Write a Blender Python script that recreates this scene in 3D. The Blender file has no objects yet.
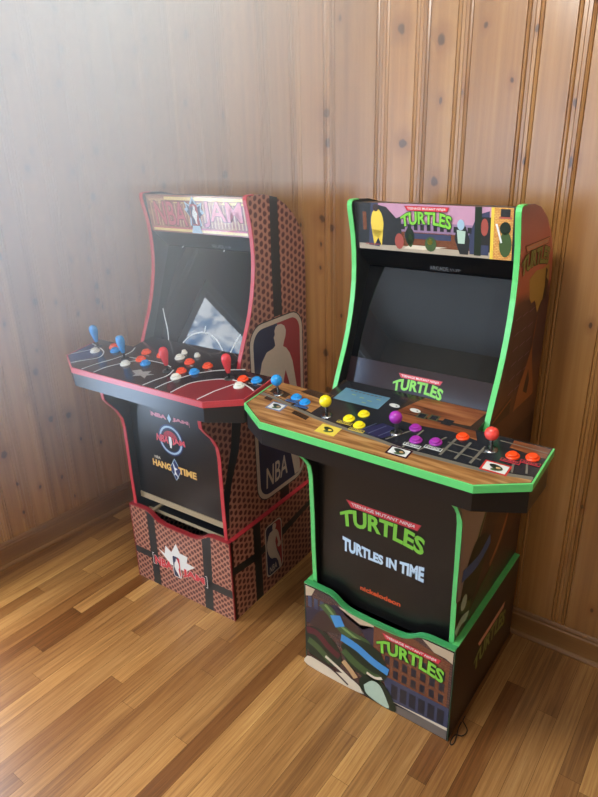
import bpy, bmesh, math, random
from mathutils import Vector, Matrix
random.seed(7)
scene = bpy.context.scene
COL = scene.collection
PI = math.pi
GLARE_VEIL = 1.15  # density of the volume that stands in for lens glare

# ------------------------------------------------------------------ materials
def lin(h):
    h = h.lstrip('#')
    out = []
    for i in (0, 2, 4):
        v = int(h[i:i+2], 16) / 255
        out.append(v/12.92 if v <= .04045 else ((v+.055)/1.055)**2.4)
    return (*out, 1.0)

class NT:
    def __init__(s, name):
        s.m = bpy.data.materials.new(name); s.m.use_nodes = True
        s.t = s.m.node_tree; s.b = s.t.nodes['Principled BSDF']
    def n(s, typ, **kw):
        nd = s.t.nodes.new('ShaderNode'+typ)
        for k, v in kw.items():
            if k.startswith('i_'):
                key = k[2:]
                nd.inputs[int(key) if key.isdigit() else key.replace('_', ' ')].default_value = v
            else: setattr(nd, k, v)
        return nd
    def l(s, a, b): s.t.links.new(a, b)
    def math(s, op, a, b=None, c=None):
        nd = s.n('Math', operation=op)
        for i, v in enumerate((a, b, c)):
            if v is None: continue
            if isinstance(v, (int, float)): nd.inputs[i].default_value = v
            else: s.l(v, nd.inputs[i])
        return nd.outputs[0]
    def comb(s, x, y, z):
        nd = s.n('CombineXYZ')
        for i, v in enumerate((x, y, z)):
            if isinstance(v, (int, float)): nd.inputs[i].default_value = v
            else: s.l(v, nd.inputs[i])
        return nd.outputs[0]
    def mix(s, f, a, b, mode='MIX'):
        nd = s.n('Mix', data_type='RGBA', blend_type=mode)
        for i, v in ((0, f), (6, a), (7, b)):
            if isinstance(v, (int, float, tuple)): nd.inputs[i].default_value = v
            else: s.l(v, nd.inputs[i])
        return nd.outputs[2]
    def ramp(s, f, stops, interp='LINEAR'):
        nd = s.n('ValToRGB'); r = nd.color_ramp; r.interpolation = interp
        while len(r.elements) < len(stops): r.elements.new(.5)
        for e, (p, c) in zip(r.elements, stops): e.position = p; e.color = c
        s.l(f, nd.inputs[0]); return nd.outputs[0]
    def xyz(s):
        tc = s.n('TexCoord'); sp = s.n('SeparateXYZ'); s.l(tc.outputs['Object'], sp.inputs[0]); return sp.outputs
    def base(s, c): s.l(c, s.b.inputs['Base Color'])
    def set(s, **kw):
        for k, v in kw.items(): s.b.inputs[k.replace('_', ' ')].default_value = v
        return s

_flat = {}
def flat(name, col, rough=.35, metal=0, coat=0, spec=.5):
    if name in _flat: return _flat[name]
    t = NT(name)
    c = lin(col)
    no = t.n('TexNoise'); no.inputs['Scale'].default_value = 60; no.inputs['Detail'].default_value = 2
    tc = t.n('TexCoord'); t.l(tc.outputs['Object'], no.inputs['Vector'])
    t.base(t.mix(no.outputs[0], tuple(x*.93 for x in c[:3])+(1,), tuple(min(1, x*1.06) for x in c[:3])+(1,)))
    t.set(Roughness=rough, Metallic=metal, Coat_Weight=coat, Coat_Roughness=.08)
    t.b.inputs['Specular IOR Level'].default_value = spec
    _flat[name] = t.m
    return t.m

def pine(name, axis, dark=1.0):
    """varnished knotty pine boards; 'plank' is a random number per board"""
    t = NT(name); o = t.xyz(); u = o[axis]; z = o[2]
    at = t.n('Attribute', attribute_name='plank'); pk = at.outputs['Fac']
    off = t.math('MULTIPLY', pk, 37.0)
    def noise(su, sz, det=3, extra=0):
        n = t.n('TexNoise'); n.inputs['Scale'].default_value = 1; n.inputs['Detail'].default_value = det
        t.l(t.comb(t.math('MULTIPLY', u, su), t.math('ADD', off, extra), t.math('MULTIPLY', z, sz)), n.inputs['Vector'])
        return n.outputs[0]
    grain = noise(70, 1.6); broad = noise(9, .9, 2, 5.0); fine = noise(260, 5, 2, 9)
    wv = t.n('TexWave', bands_direction='X'); wv.inputs['Scale'].default_value = 6.5
    wv.inputs['Distortion'].default_value = 10.; wv.inputs['Detail'].default_value = 2.5; wv.inputs['Detail Scale'].default_value = .6
    t.l(t.comb(t.math('ADD', u, off), off, t.math('MULTIPLY', z, .09)), wv.inputs['Vector'])
    g = t.math('ADD', t.math('MULTIPLY', grain, .42), t.math('ADD', t.math('MULTIPLY', broad, .50), t.math('MULTIPLY', wv.outputs[0], .08)))
    c = t.ramp(g, [(.25, lin('#83592e')), (.5, lin('#a1733f')), (.75, lin('#b68c55'))])
    c = t.mix(t.math('MULTIPLY', fine, .2), c, lin('#7a4a20'))
    tint = t.ramp(pk, [(0, (.84, .81, .78, 1)), (.5, (.96, .95, .94, 1)), (1, (1.08, 1.07, 1.06, 1))])
    c = t.mix(1.0, c, tint, 'MULTIPLY')
    # knots
    def knots(su, sz, rad, thr, extra):
        v = t.n('TexVoronoi', feature='F1', voronoi_dimensions='2D'); v.inputs['Scale'].default_value = 1; v.inputs['Randomness'].default_value = .9
        wob = t.math('MULTIPLY', noise(30, 30, 2, extra), .10)
        t.l(t.comb(t.math('ADD', t.math('MULTIPLY', u, su), t.math('ADD', wob, t.math('MULTIPLY', off, 3.7))), t.math('ADD', t.math('MULTIPLY', z, sz), t.math('ADD', wob, extra)), 0.), v.inputs['Vector'])
        sc = t.n('SeparateColor'); t.l(v.outputs['Color'], sc.inputs[0])
        on = t.math('GREATER_THAN', sc.outputs[0], thr)
        core = t.n('MapRange', interpolation_type='SMOOTHSTEP'); t.l(v.outputs['Distance'], core.inputs[0])
        core.inputs[1].default_value = rad*1.3; core.inputs[2].default_value = rad*.7; core.inputs[3].default_value = 0; core.inputs[4].default_value = 1
        halo = t.n('MapRange', interpolation_type='SMOOTHSTEP'); t.l(v.outputs['Distance'], halo.inputs[0])
        halo.inputs[1].default_value = rad*4.5; halo.inputs[2].default_value = rad; halo.inputs[3].default_value = 0; halo.inputs[4].default_value = .5
        return t.math('MULTIPLY', core.outputs[0], on), t.math('MULTIPLY', halo.outputs[0], on)
    k1, h1 = knots(5.5, 4.6, .068, .62, 3.0)
    k2, h2 = knots(12.0, 7.0, .06, .82, 11.0)
    c = t.mix(t.math('MAXIMUM', h1, h2), c, lin('#7d4a1f'))
    c = t.mix(t.math('MULTIPLY', t.math('MAXIMUM', k1, k2), .85), c, lin('#42260f'))
    if dark != 1: c = t.mix(1.0, c, (dark, dark, dark, 1), 'MULTIPLY')
    t.base(c)
    t.set(Roughness=.30, Coat_Weight=.4, Coat_Roughness=.28)
    bp = t.n('Bump'); bp.inputs['Strength'].default_value = .06; bp.inputs['Distance'].default_value = .004
    t.l(grain, bp.inputs['Height']); t.l(bp.outputs[0], t.b.inputs['Normal'])
    return t.m

def oak():
    t = NT('oak_strip_floor'); o = t.xyz()
    at = t.n('Attribute', attribute_name='plank'); pk = at.outputs['Fac']
    off = t.math('MULTIPLY', pk, 53.0)
    def noise(sx, sy, det=3, extra=0):
        n = t.n('TexNoise'); n.inputs['Scale'].default_value = 1; n.inputs['Detail'].default_value = det
        t.l(t.comb(t.math('MULTIPLY', o[0], sx), t.math('MULTIPLY', o[1], sy), t.math('ADD', off, extra)), n.inputs['Vector'])
        return n.outputs[0]
    grain = noise(230, 5.0, 4); broad = noise(11, 1.1, 4, 4.); pores = noise(420, 16, 2, 8.)
    wv = t.n('TexWave', bands_direction='X'); wv.inputs['Scale'].default_value = 14
    wv.inputs['Distortion'].default_value = 14.; wv.inputs['Detail'].default_value = 2.; wv.inputs['Detail Scale'].default_value = .8
    t.l(t.comb(t.math('ADD', o[0], off), t.math('MULTIPLY', o[1], .13), off), wv.inputs['Vector'])
    g = t.math('ADD', t.math('MULTIPLY', grain, .40), t.math('ADD', t.math('MULTIPLY', broad, .54), t.math('MULTIPLY', wv.outputs[0], .05)))
    c = t.ramp(g, [(.30, lin('#6a4828')), (.48, lin('#966c3e')), (.68, lin('#b28b57'))])
    c = t.mix(t.math('MULTIPLY', t.math('GREATER_THAN', pores, .6), .22), c, lin('#6a4220'))
    tint = t.ramp(pk, [(0, (.46, .34, .26, 1)), (.08, (.62, .50, .42, 1)), (.28, (.82, .74, .66, 1)), (.65, (1.0, .97, .92, 1)), (1, (1.36, 1.38, 1.28, 1))])
    c = t.mix(1.0, c, tint, 'MULTIPLY')
    sc = t.n('TexNoise'); sc.inputs['Scale'].default_value = 2.2; sc.inputs['Detail'].default_value = 4
    t.base(c)
    t.l(t.math('MULTIPLY_ADD', sc.outputs[0], .18, .24), t.b.inputs['Roughness'])
    bp = t.n('Bump'); bp.inputs['Strength'].default_value = .05; bp.inputs['Distance'].default_value = .003
    t.l(grain, bp.inputs['Height']); t.l(bp.outputs[0], t.b.inputs['Normal'])
    return t.m

def leather(name, a, b, ca, cb, ra=.30, rb=.27):
    """printed basketball skin: dark oval pebbles in staggered rows on a paler net; axes a, b of the panel, cell ca x cb"""
    t = NT(name); o = t.xyz()
    no = t.n('TexNoise'); no.inputs['Scale'].default_value = 22; no.inputs['Detail'].default_value = 2
    t.l(t.n('TexCoord').outputs['Object'], no.inputs['Vector'])
    sp = t.n('SeparateColor'); t.l(no.outputs['Color'], sp.inputs[0])
    pa = t.math('ADD', t.math('DIVIDE', o[a], ca), t.math('MULTIPLY', sp.outputs[0], .35))
    pb = t.math('ADD', t.math('DIVIDE', o[b], cb), t.math('MULTIPLY', sp.outputs[1], .35))
    def dist(sh):
        fa = t.math('SUBTRACT', t.math('FRACT', t.math('ADD', pa, sh)), .5); fb = t.math('SUBTRACT', t.math('FRACT', t.math('ADD', pb, sh)), .5)
        fa = t.math('DIVIDE', fa, ra); fb = t.math('DIVIDE', fb, rb)
        return t.math('SQRT', t.math('ADD', t.math('MULTIPLY', fa, fa), t.math('MULTIPLY', fb, fb)))
    d = t.math('MINIMUM', dist(0.), dist(.5))
    mr = t.n('MapRange', interpolation_type='SMOOTHSTEP'); t.l(d, mr.inputs[0])
    mr.inputs[1].default_value = .75; mr.inputs[2].default_value = 1.15; mr.inputs[3].default_value = 0; mr.inputs[4].default_value = 1
    n2 = t.n('TexNoise'); n2.inputs['Scale'].default_value = 5; t.l(t.n('TexCoord').outputs['Object'], n2.inputs['Vector'])
    net = t.mix(n2.outputs[0], lin('#9f6a57'), lin('#b78570'))
    t.base(t.mix(mr.outputs[0], lin('#54241f'), net))
    t.set(Roughness=.3)
    return t.m

def bricks(name, a, b, c1, c2, mortar, scale, rough=.3, w=.5, h=.25):
    t = NT(name); o = t.xyz()
    br = t.n('TexBrick'); br.inputs['Scale'].default_value = scale
    br.inputs['Color1'].default_value = lin(c1); br.inputs['Color2'].default_value = lin(c2); br.inputs['Mortar'].default_value = lin(mortar)
    br.inputs['Mortar Size'].default_value = .02; br.inputs['Brick Width'].default_value = w; br.inputs['Row Height'].default_value = h
    t.l(t.comb(o[a], o[b], 0.), br.inputs['Vector']); t.base(br.outputs[0]); t.set(Roughness=rough)
    return t.m

def print_side():
    """printed side picture: pink and violet poster inks above, brown street below"""
    t = NT('printed_sunset_street'); o = t.xyz()
    no = t.n('TexNoise'); no.inputs['Scale'].default_value = 9; no.inputs['Detail'].default_value = 3
    t.l(t.n('TexCoord').outputs['Object'], no.inputs['Vector'])
    z = t.math('ADD', o[2], t.math('MULTIPLY_ADD', no.outputs[0], .06, -.03))
    f = t.math('DIVIDE', t.math('SUBTRACT', z, .3), 1.25)
    c = t.ramp(f, [(.0, lin('#4a3027')), (.46, lin('#523a2e')), (.56, lin('#6a4330')), (.64, lin('#4b3336')), (.78, lin('#5a3a3c')), (.80, lin('#b8604a')), (.88, lin('#cc7064')), (.94, lin('#bd767c')), (1., lin('#937288'))])
    t.base(c); t.set(Roughness=.3)
    return t.m

def planks_print(name, c1, c2, c3, a=0, b=1, s1=9, s2=70):
    t = NT(name); o = t.xyz()
    n = t.n('TexNoise'); n.inputs['Scale'].default_value = 1; n.inputs['Detail'].default_value = 4
    t.l(t.comb(t.math('MULTIPLY', o[a], s1), t.math('MULTIPLY', o[b], s2), 1.7), n.inputs['Vector'])
    t.base(t.ramp(n.outputs[0], [(.3, lin(c1)), (.5, lin(c2)), (.68, lin(c3))]))
    t.set(Roughness=.16); t.b.inputs['Coat Weight'].default_value = .3
    return t.m

# ------------------------------------------------------------------ mesh helpers
class MB:
    def __init__(s): s.bm = bmesh.new(); s.mats = []
    def mi(s, m):
        if m not in s.mats: s.mats.append(m)
        return s.mats.index(m)
    def face(s, pts, m, smooth=False):
        vs = [s.bm.verts.new(p) for p in pts]
        try: f = s.bm.faces.new(vs)
        except ValueError: return None
        f.material_index = s.mi(m); f.smooth = smooth
        return f
    def box(s, lo, hi, m, bevel=0):
        x0, y0, z0 = lo; x1, y1, z1 = hi
        r = bmesh.ops.create_cube(s.bm, size=1)
        vs = r['verts']
        for v in vs:
            v.co = Vector(((x0+x1)/2+v.co.x*(x1-x0), (y0+y1)/2+v.co.y*(y1-y0), (z0+z1)/2+v.co.z*(z1-z0)))
        fs = set(f for v in vs for f in v.link_faces)
        for f in fs: f.material_index = s.mi(m)
        if bevel:
            es = list(set(e for v in vs for e in v.link_edges))
            bmesh.ops.bevel(s.bm, geom=es, offset=bevel, segments=2, affect='EDGES', profile=.5)
    def prism(s, poly, fn, d0, d1, m, mside=None, mback=None):
        """extrude polygon (u,v) between depths d0,d1; fn(u,v,d)->xyz"""
        a = [s.bm.verts.new(fn(u, v, d0)) for u, v in poly]; b = [s.bm.verts.new(fn(u, v, d1)) for u, v in poly]
        n = len(poly); fs = []
        f = s.bm.faces.new(a); f.material_index = s.mi(mback or m); fs.append(f)
        f = s.bm.faces.new(b[::-1]); f.material_index = s.mi(m); fs.append(f)
        for i in range(n):
            f = s.bm.faces.new((a[i], b[i], b[(i+1) % n], a[(i+1) % n])); f.material_index = s.mi(mside or m); fs.append(f)
        bmesh.ops.recalc_face_normals(s.bm, faces=fs)
    def lathe(s, prof, origin, m, seg=20, axis=(0, 0, 1)):
        A = Vector(axis).normalized(); q = Vector((0, 0, 1)).rotation_difference(A)
        rings = []
        for r, z in prof:
            ring = []
            for k in range(seg):
                p = Vector((r*math.cos(2*PI*k/seg), r*math.sin(2*PI*k/seg), z))
                ring.append(s.bm.verts.new(Vector(origin)+q @ p))
            rings.append(ring)
        fs = []
        for i in range(len(rings)-1):
            for k in range(seg):
                f = s.bm.faces.new((rings[i][k], rings[i][(k+1) % seg], rings[i+1][(k+1) % seg], rings[i+1][k]))
                f.material_index = s.mi(m); f.smooth = True; fs.append(f)
        for ring in (rings[0][::-1], rings[-1]):
            f = s.bm.faces.new(ring); f.material_index = s.mi(m); fs.append(f)
        bmesh.ops.recalc_face_normals(s.bm, faces=fs)
    def tube(s, pts, r, m, seg=8):
        pts = [Vector(p) for p in pts]; rings = []
        for i, p in enumerate(pts):
            t = (pts[min(i+1, len(pts)-1)]-pts[max(i-1, 0)]).normalized()
            up = Vector((0, 0, 1)) if abs(t.z) < .9 else Vector((1, 0, 0))
            a = t.cross(up).normalized(); b = t.cross(a)
            rings.append([s.bm.verts.new(p+a*r*math.cos(2*PI*k/seg)+b*r*math.sin(2*PI*k/seg)) for k in range(seg)])
        for i in range(len(rings)-1):
            for k in range(seg):
                f = s.bm.faces.new((rings[i][k], rings[i][(k+1) % seg], rings[i+1][(k+1) % seg], rings[i+1][k])); f.smooth = True; f.material_index = s.mi(m)
        for ring in (rings[0][::-1], rings[-1]): s.bm.faces.new(ring).material_index = s.mi(m)
    def sweep(s, path, x0, x1, m, out=.0016, inn=.002, out_sign=1, fn=None):
        """flat moulding strip following an outline in (y,z), spanning x0..x1"""
        n = len(path); rings = []
        for i in range(n):
            a = Vector(path[max(i-1, 0)]); b = Vector(path[min(i+1, n-1)])
            t = (b-a).normalized(); nn = Vector((-t.y, t.x))*out_sign
            p = Vector(path[i]); o = p+nn*out; q = p-nn*inn
            rings.append([s.bm.verts.new(v) for v in ((x0, q.x, q.y), (x0, o.x, o.y), (x1, o.x, o.y), (x1, q.x, q.y))])
        fs = []
        for i in range(n-1):
            for k in range(4):
                f = s.bm.faces.new((rings[i][k], rings[i][(k+1) % 4], rings[i+1][(k+1) % 4], rings[i+1][k])); f.material_index = s.mi(m); fs.append(f)
        for r in (rings[0], rings[-1][::-1]):
            f = s.bm.faces.new(r); f.material_index = s.mi(m); fs.append(f)
        bmesh.ops.recalc_face_normals(s.bm, faces=fs)
    def build(s, name, parent=None, kind=None, smooth_angle=None):
        me = bpy.data.meshes.new(name); s.bm.to_mesh(me); s.bm.free()
        for m in s.mats: me.materials.append(m)
        o = bpy.data.objects.new(name, me); COL.objects.link(o)
        if parent: o.parent = parent
        if kind: o['kind'] = kind
        return o

def emit(art, fr, name, parent):
    """run a print function; every mb.part(name) it opens becomes a child of its own"""
    root = MB(); root.subs = []
    def part(nm):
        m = MB(); m.part = part; root.subs.append((nm, m)); return m
    root.part = part
    art(root, fr)
    for nm, m in [(name, root)]+root.subs:
        if len(m.bm.faces): m.build(nm, parent)
        else: m.bm.free()

def frame(o, u, v):
    """decal frame: returns fn(a,b,layer) on a panel; layers are print films .25 mm apart"""
    o = Vector(o); u = Vector(u).normalized(); v = Vector(v).normalized(); n = u.cross(v)
    return lambda a, b, k=1: o+u*a+v*b+n*(.0003*k)

def poly(mb, fr, pts, m, k=1): mb.face([fr(a, b, k) for a, b in pts], m)
def rect(mb, fr, x0, y0, x1, y1, m, k=1): poly(mb, fr, [(x0, y0), (x1, y0), (x1, y1), (x0, y1)], m, k)
def rrect(x0, y0, x1, y1, r, n=7):
    P = []
    for cx, cy, a0 in ((x1-r, y1-r, 0), (x0+r, y1-r, 90), (x0+r, y0+r, 180), (x1-r, y0+r, 270)):
        for i in range(n): a = math.radians(a0+90*i/(n-1)); P.append((cx+r*math.cos(a), cy+r*math.sin(a)))
    return P
def ell(cx, cy, rx, ry, n=24, rot=0):
    P = []
    for i in range(n):
        a = 2*PI*i/n; x, y = rx*math.cos(a), ry*math.sin(a)
        P.append((cx+x*math.cos(rot)-y*math.sin(rot), cy+x*math.sin(rot)+y*math.cos(rot)))
    return P
def line(mb, fr, pts, w, m, k=1):
    """printed stroke of constant width"""
    n = len(pts); L = []; Rr = []
    for i in range(n):
        a = Vector(pts[max(i-1, 0)]); b = Vector(pts[min(i+1, n-1)]); t = (b-a).normalized()
        p = Vector(pts[i]); nn = Vector((-t.y, t.x))*w/2
        L.append(p+nn); Rr.append(p-nn)
    for i in range(n-1): poly(mb, fr, [L[i], Rr[i], Rr[i+1], L[i+1]], m, k)
def spline(pts, n=6):
    P = []
    for i in range(len(pts)-1):
        p0 = pts[max(i-1, 0)]; p1 = pts[i]; p2 = pts[i+1]; p3 = pts[min(i+2, len(pts)-1)]
        for j in range(n):
            t = j/n
            P.append(tuple(.5*(2*p1[k]+(-p0[k]+p2[k])*t+(2*p0[k]-5*p1[k]+4*p2[k]-p3[k])*t*t+(-p0[k]+3*p1[k]-3*p2[k]+p3[k])*t**3) for k in range(len(p1))))
    P.append(tuple(pts[-1])); return P

_glyphs = {}
def glyphs(text, bold=0., res=3):
    key = (text, bold)
    if key in _glyphs: return _glyphs[key]
    cu = bpy.data.curves.new('letters', 'FONT'); cu.body = text; cu.resolution_u = res; cu.offset = bold; cu.fill_mode = 'FRONT'
    ob = bpy.data.objects.new('letters', cu); COL.objects.link(ob)
    dg = bpy.context.evaluated_depsgraph_get(); dg.update()
    me = ob.evaluated_get(dg).to_mesh()
    b2 = bmesh.new(); b2.from_mesh(me)
    for _ in range(2):
        es = [e for e in b2.edges if e.calc_length() > .28]
        if es: bmesh.ops.subdivide_edges(b2, edges=es, cuts=1, use_grid_fill=False)
    bmesh.ops.triangulate(b2, faces=b2.faces)
    b2.verts.index_update()
    V = [(v.co.x, v.co.y) for v in b2.verts]; F = [[v.index for v in f.verts] for f in b2.faces]
    b2.free(); ob.evaluated_get(dg).to_mesh_clear()
    bpy.data.objects.remove(ob); bpy.data.curves.remove(cu)
    _glyphs[key] = (V, F); return V, F
def letters(mb, fr, text, warp, m, k=3, bold=.0, outline=None, ow=.03):
    """print a word: glyph box (0..1,0..1) goes through warp(u,v) -> panel coordinates; bold fattens"""
    V0, _ = glyphs(text, bold)
    xs = [v[0] for v in V0]; ys = [v[1] for v in V0]
    x0, x1, y0, y1 = min(xs), max(xs), min(ys), max(ys)
    jobs = []
    if outline: jobs.append((glyphs(text, bold+ow), outline, k-1))
    jobs.append((glyphs(text, bold), m, k))
    for (V, F), mm, kk in jobs:
        vs = []
        for (x, y) in V:
            a, b = warp((x-x0)/(x1-x0), (y-y0)/(y1-y0)); vs.append(mb.bm.verts.new(fr(a, b, kk)))
        i = mb.mi(mm)
        for f in F:
            try: mb.bm.faces.new([vs[j] for j in f]).material_index = i
            except ValueError: pass
def boxwarp(x0, y0, x1, y1, slant=0, rise=0):
    return lambda u, v: (x0+(x1-x0)*u+slant*v, y0+(y1-y0)*v+rise*u)

def empty(name, loc, rz, label, cat, group=None):
    o = bpy.data.objects.new(name, None); COL.objects.link(o); o.location = loc; o.rotation_euler = (0, 0, rz)
    o.empty_display_size = .2; o['label'] = label; o['category'] = cat
    if group: o['group'] = group
    return o

# ------------------------------------------------------------------ palette
BLACK = flat('black_laminate', '#101113', .28)
INNER = flat('black_inner_board', '#121314', .5)
GLOSSB = flat('black_gloss_glass', '#0c0d10', .03)
SCREEN = flat('dark_screen', '#121517', .02)
GREEN = flat('green_edge_moulding', '#5fc66c', .3)
RED = flat('red_edge_moulding', '#b8343c', .3)
RED_D = flat('red_riser_edge', '#8a1e26', .35)
WHITE = flat('white_print', '#d9dcd8', .3)
CREAM = flat('cream_print', '#c9bfae', .3)
NAVY = flat('navy_print', '#1d2a4c', .3)
CRIM = flat('crimson_print', '#9a2f35', .3)
LRED = flat('logo_red_print', '#c8333f', .3)
LGREEN = flat('logo_green_print', '#7cc242', .3)
LDARK = flat('logo_dark_green_print', '#16301a', .3)
BAND = flat('black_print_band', '#1b2225', .3)
MDF = flat('raw_board_edge', '#9a8a6c', .6)
STEEL = flat('steel_shaft', '#9a9c9e', .25, metal=1)
BLUEP = flat('blue_print', '#3f6fb0', .3)

# ------------------------------------------------------------------ room shell
YB = .575; XL = -1.63; XR = 2.1; YF = -2.7; H = 2.45
PINE_X = pine('knotty_pine_boards', 0); PINE_Y = pine('knotty_pine_boards_left', 1)
PINE_B = pine('pine_trim_boards', 2, .8)
for k_, v_ in (('Roughness', .5), ('Coat Weight', .05)): PINE_B.node_tree.nodes['Principled BSDF'].inputs[k_].default_value = v_
def wall_boards(name, joints, end0, end1, fn, mat, z1=H):
    """vertical boards with a beaded moulding band at every joint; fn(u, depth, z) -> xyz (depth + into the room)"""
    prof = []; pl = []
    def add(u, d, p): prof.append((u, d)); pl.append(p)
    rnd = random.Random(len(joints)*3+int(end0*10))
    p = rnd.random(); add(end0, 0, p)
    for j in joints:
        w = .021
        for du, d in ((-.0240, 0), (-.0224, -.0040), (-.0208, -.0004), (-.016, .0012), (-.0128, -.0004), (-.0115, -.0034), (-.0102, -.0006), (-.001, -.0006),
                      (.0, -.0022), (.001, -.0006), (.0102, -.0006), (.0115, -.0034), (.0128, -.0004), (.016, .0012), (.0208, -.0004), (.0224, -.0040), (.0240, 0)):
            add(j+du, d, p)
            if du == .0: p = rnd.random()
    add(end1, 0, p)
    bm = bmesh.new(); lay = bm.faces.layers.float.new('plank')
    lo = [bm.verts.new(fn(u, d, 0)) for u, d in prof]; hi = [bm.verts.new(fn(u, d, z1)) for u, d in prof]
    for i in range(len(prof)-1):
        f = bm.faces.new((lo[i], lo[i+1], hi[i+1], hi[i])); f[lay] = pl[i]
    bk = [bm.verts.new(fn(u, -.06, z)) for u, z in ((end0, 0), (end1, 0), (end1, z1), (end0, z1))]
    f = bm.faces.new(bk[::-1]); f[lay] = .5
    for a, b, c, d in ((lo[0], bk[0], bk[3], hi[0]), (lo[-1], hi[-1], bk[2], bk[1])):
        f = bm.faces.new((a, b, c, d)); f[lay] = .5
    f = bm.faces.new(hi+[bk[2], bk[3]]); f[lay] = .5
    f = bm.faces.new(lo[::-1]+[bk[0], bk[1]]); f[lay] = .5
    bmesh.ops.recalc_face_normals(bm, faces=bm.faces)
    me = bpy.data.meshes.new(name); bm.to_mesh(me); bm.free(); me.materials.append(mat)
    o = bpy.data.objects.new(name, me); COL.objects.link(o); o['kind'] = 'structure'
    return o
bj = [-1.45, -1.291, -1.159, -1.023, -.826, -.686, -.546, -.347, -.213, -.084, .111, .242, .405, .56, .70, .86, 1.02, 1.17, 1.30, 1.47, 1.62, 1.78, 1.93]
wall_boards('wall_back', bj, XL-.08, XR+.08, lambda u, d, z: (u, YB-d, z), PINE_X)
TL = math.radians(2.6)                       # the left wall is a touch out of square
def lw(u, d, z): return (XL+(u-YB)*math.sin(TL)+d*math.cos(TL), u, z)
lj = [.45, .355, .207, .064, -.05, -.16, -.27, -.37]
WY0, WY1, WZ0, WZ1 = -1.22, -.58, .28, 1.60
VY0, VY1, VZ0, VZ1 = -2.55, -1.36, 1.10, 2.12      # unseen window added to light the glare volume and upper wall
wall_boards('wall_left', sorted(lj), -.44, YB+.05, lw, PINE_Y)
PLASTER = flat('tan_plaster', '#b09c80', .7)
CEIL = flat('white_ceiling_paint', '#dedbd4', .8)
mb = MB()
def lbox(u0, u1, z0, z1, m):
    P = [(u0, z0), (u1, z0), (u1, z1), (u0, z1)]
    mb.prism(P, lambda u, z, d: lw(u, d, z), -.06, 0, m)
PINE_F = flat('pine_boards_plain', '#8a5a2e', .4)
lbox(YF-.05, VY0, 0, H, PINE_F); lbox(VY0, VY1, 0, VZ0, PINE_F); lbox(VY0, VY1, VZ1, H, PINE_F); lbox(VY1, WY0, 0, H, PINE_F); lbox(WY0, WY1, 0, WZ0, PINE_F); lbox(WY0, WY1, WZ1, H, PINE_F); lbox(WY1, -.44, 0, H, PINE_F)
mb.build('wall_left', kind='structure')
# windows outside the frame: they light the room and show in the screens
FRAME = flat('white_window_paint', '#d5d2ca', .5)
mb = MB()
def wbar(u0, u1, z0, z1, d0=-.05, d1=.012):
    mb.prism([(u0, z0), (u1, z0), (u1, z1), (u0, z1)], lambda u, z, d: lw(u, d, z), d0, d1, FRAME)
wbar(WY0-.05, WY0, WZ0-.05, WZ1+.05); wbar(WY1, WY1+.05, WZ0-.05, WZ1+.05); wbar(WY0, WY1, WZ0-.05, WZ0); wbar(WY0, WY1, WZ1, WZ1+.05)
wbar(WY0, WY1, .88, .90, -.04, -.01)
mb.build('window_1', kind='structure')
mb = MB()
wbar(VY0-.05, VY0, VZ0-.05, VZ1+.05); wbar(VY1, VY1+.05, VZ0-.05, VZ1+.05); wbar(VY0, VY1, VZ0-.05, VZ0); wbar(VY0, VY1, VZ1, VZ1+.05); wbar(VY0, VY1, 1.60, 1.635, -.04, -.01)
mb.build('fill_window_3', kind='structure')
FX0, FX1, FZ0, FZ1 = -1.5, .5, 1.25, 1.98
mb = MB()
mb.box((XL-.3, YF-.06, 0), (FX0, YF, H), PLASTER); mb.box((FX1, YF-.06, 0), (XR+.06, YF, H), PLASTER)
mb.box((FX0, YF-.06, 0), (FX1, YF, FZ0), PLASTER); mb.box((FX0, YF-.06, FZ1), (FX1, YF, H), PLASTER)
mb.build('wall_front', kind='structure')
mb = MB()
for a, b, c, d in ((FX0-.05, FX0, FZ0-.05, FZ1+.05), (FX1, FX1+.05, FZ0-.05, FZ1+.05), (FX0, FX1, FZ0-.05, FZ0), (FX0, FX1, FZ1, FZ1+.05), (-.52, -.48, FZ0, FZ1)):
    mb.box((a, YF-.05, c), (b, YF+.012, d), FRAME)
mb.build('window_2', kind='structure')
mb = MB(); mb.box((XR, YF-.06, 0), (XR+.06, YB+.06, H), PLASTER); mb.build('wall_right', kind='structure')
mb = MB(); mb.box((XL-.35, YF-.06, H), (XR+.06, YB+.06, H+.06), CEIL); mb.build('ceiling', kind='structure')

# floor: oak strips running towards the back wall
bm = bmesh.new(); lay = bm.faces.layers.float.new('plank'); rnd = random.Random(21)
x = XL-.15; w = .0585; gap = .0004
while x < XR:
    y = YF-rnd.random()*.8
    while y < YB:
        L = rnd.uniform(.35, 1.25)
        f = bm.faces.new([bm.verts.new(p) for p in ((x+gap, y+gap, 0), (x+w-gap, y+gap, 0), (x+w-gap, min(y+L-gap, YB+.02), 0), (x+gap, min(y+L-gap, YB+.02), 0))])
        f[lay] = rnd.random(); y += L
    x += w
me = bpy.data.meshes.new('floor'); 
OAK = oak()
DARKGAP = flat('dark_floor_gap', '#3a2612', .8)
vs = [bm.verts.new(p) for p in ((XL-.2, YF-.06, -.0015), (XR+.06, YF-.06, -.0015), (XR+.06, YB+.06, -.0015), (XL-.2, YB+.06, -.0015))]
f = bm.faces.new(vs); f.material_index = 1
v2 = [bm.verts.new((v.co.x, v.co.y, -.06)) for v in vs]
bm.faces.new(v2[::-1]).material_index = 1
for i in range(4): bm.faces.new((vs[i], v2[i], v2[(i+1) % 4], vs[(i+1) % 4])).material_index = 1
bm.to_mesh(me); bm.free(); me.materials.append(OAK); me.materials.append(DARKGAP)
fl = bpy.data.objects.new('floor', me); COL.objects.link(fl); fl['kind'] = 'structure'

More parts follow.
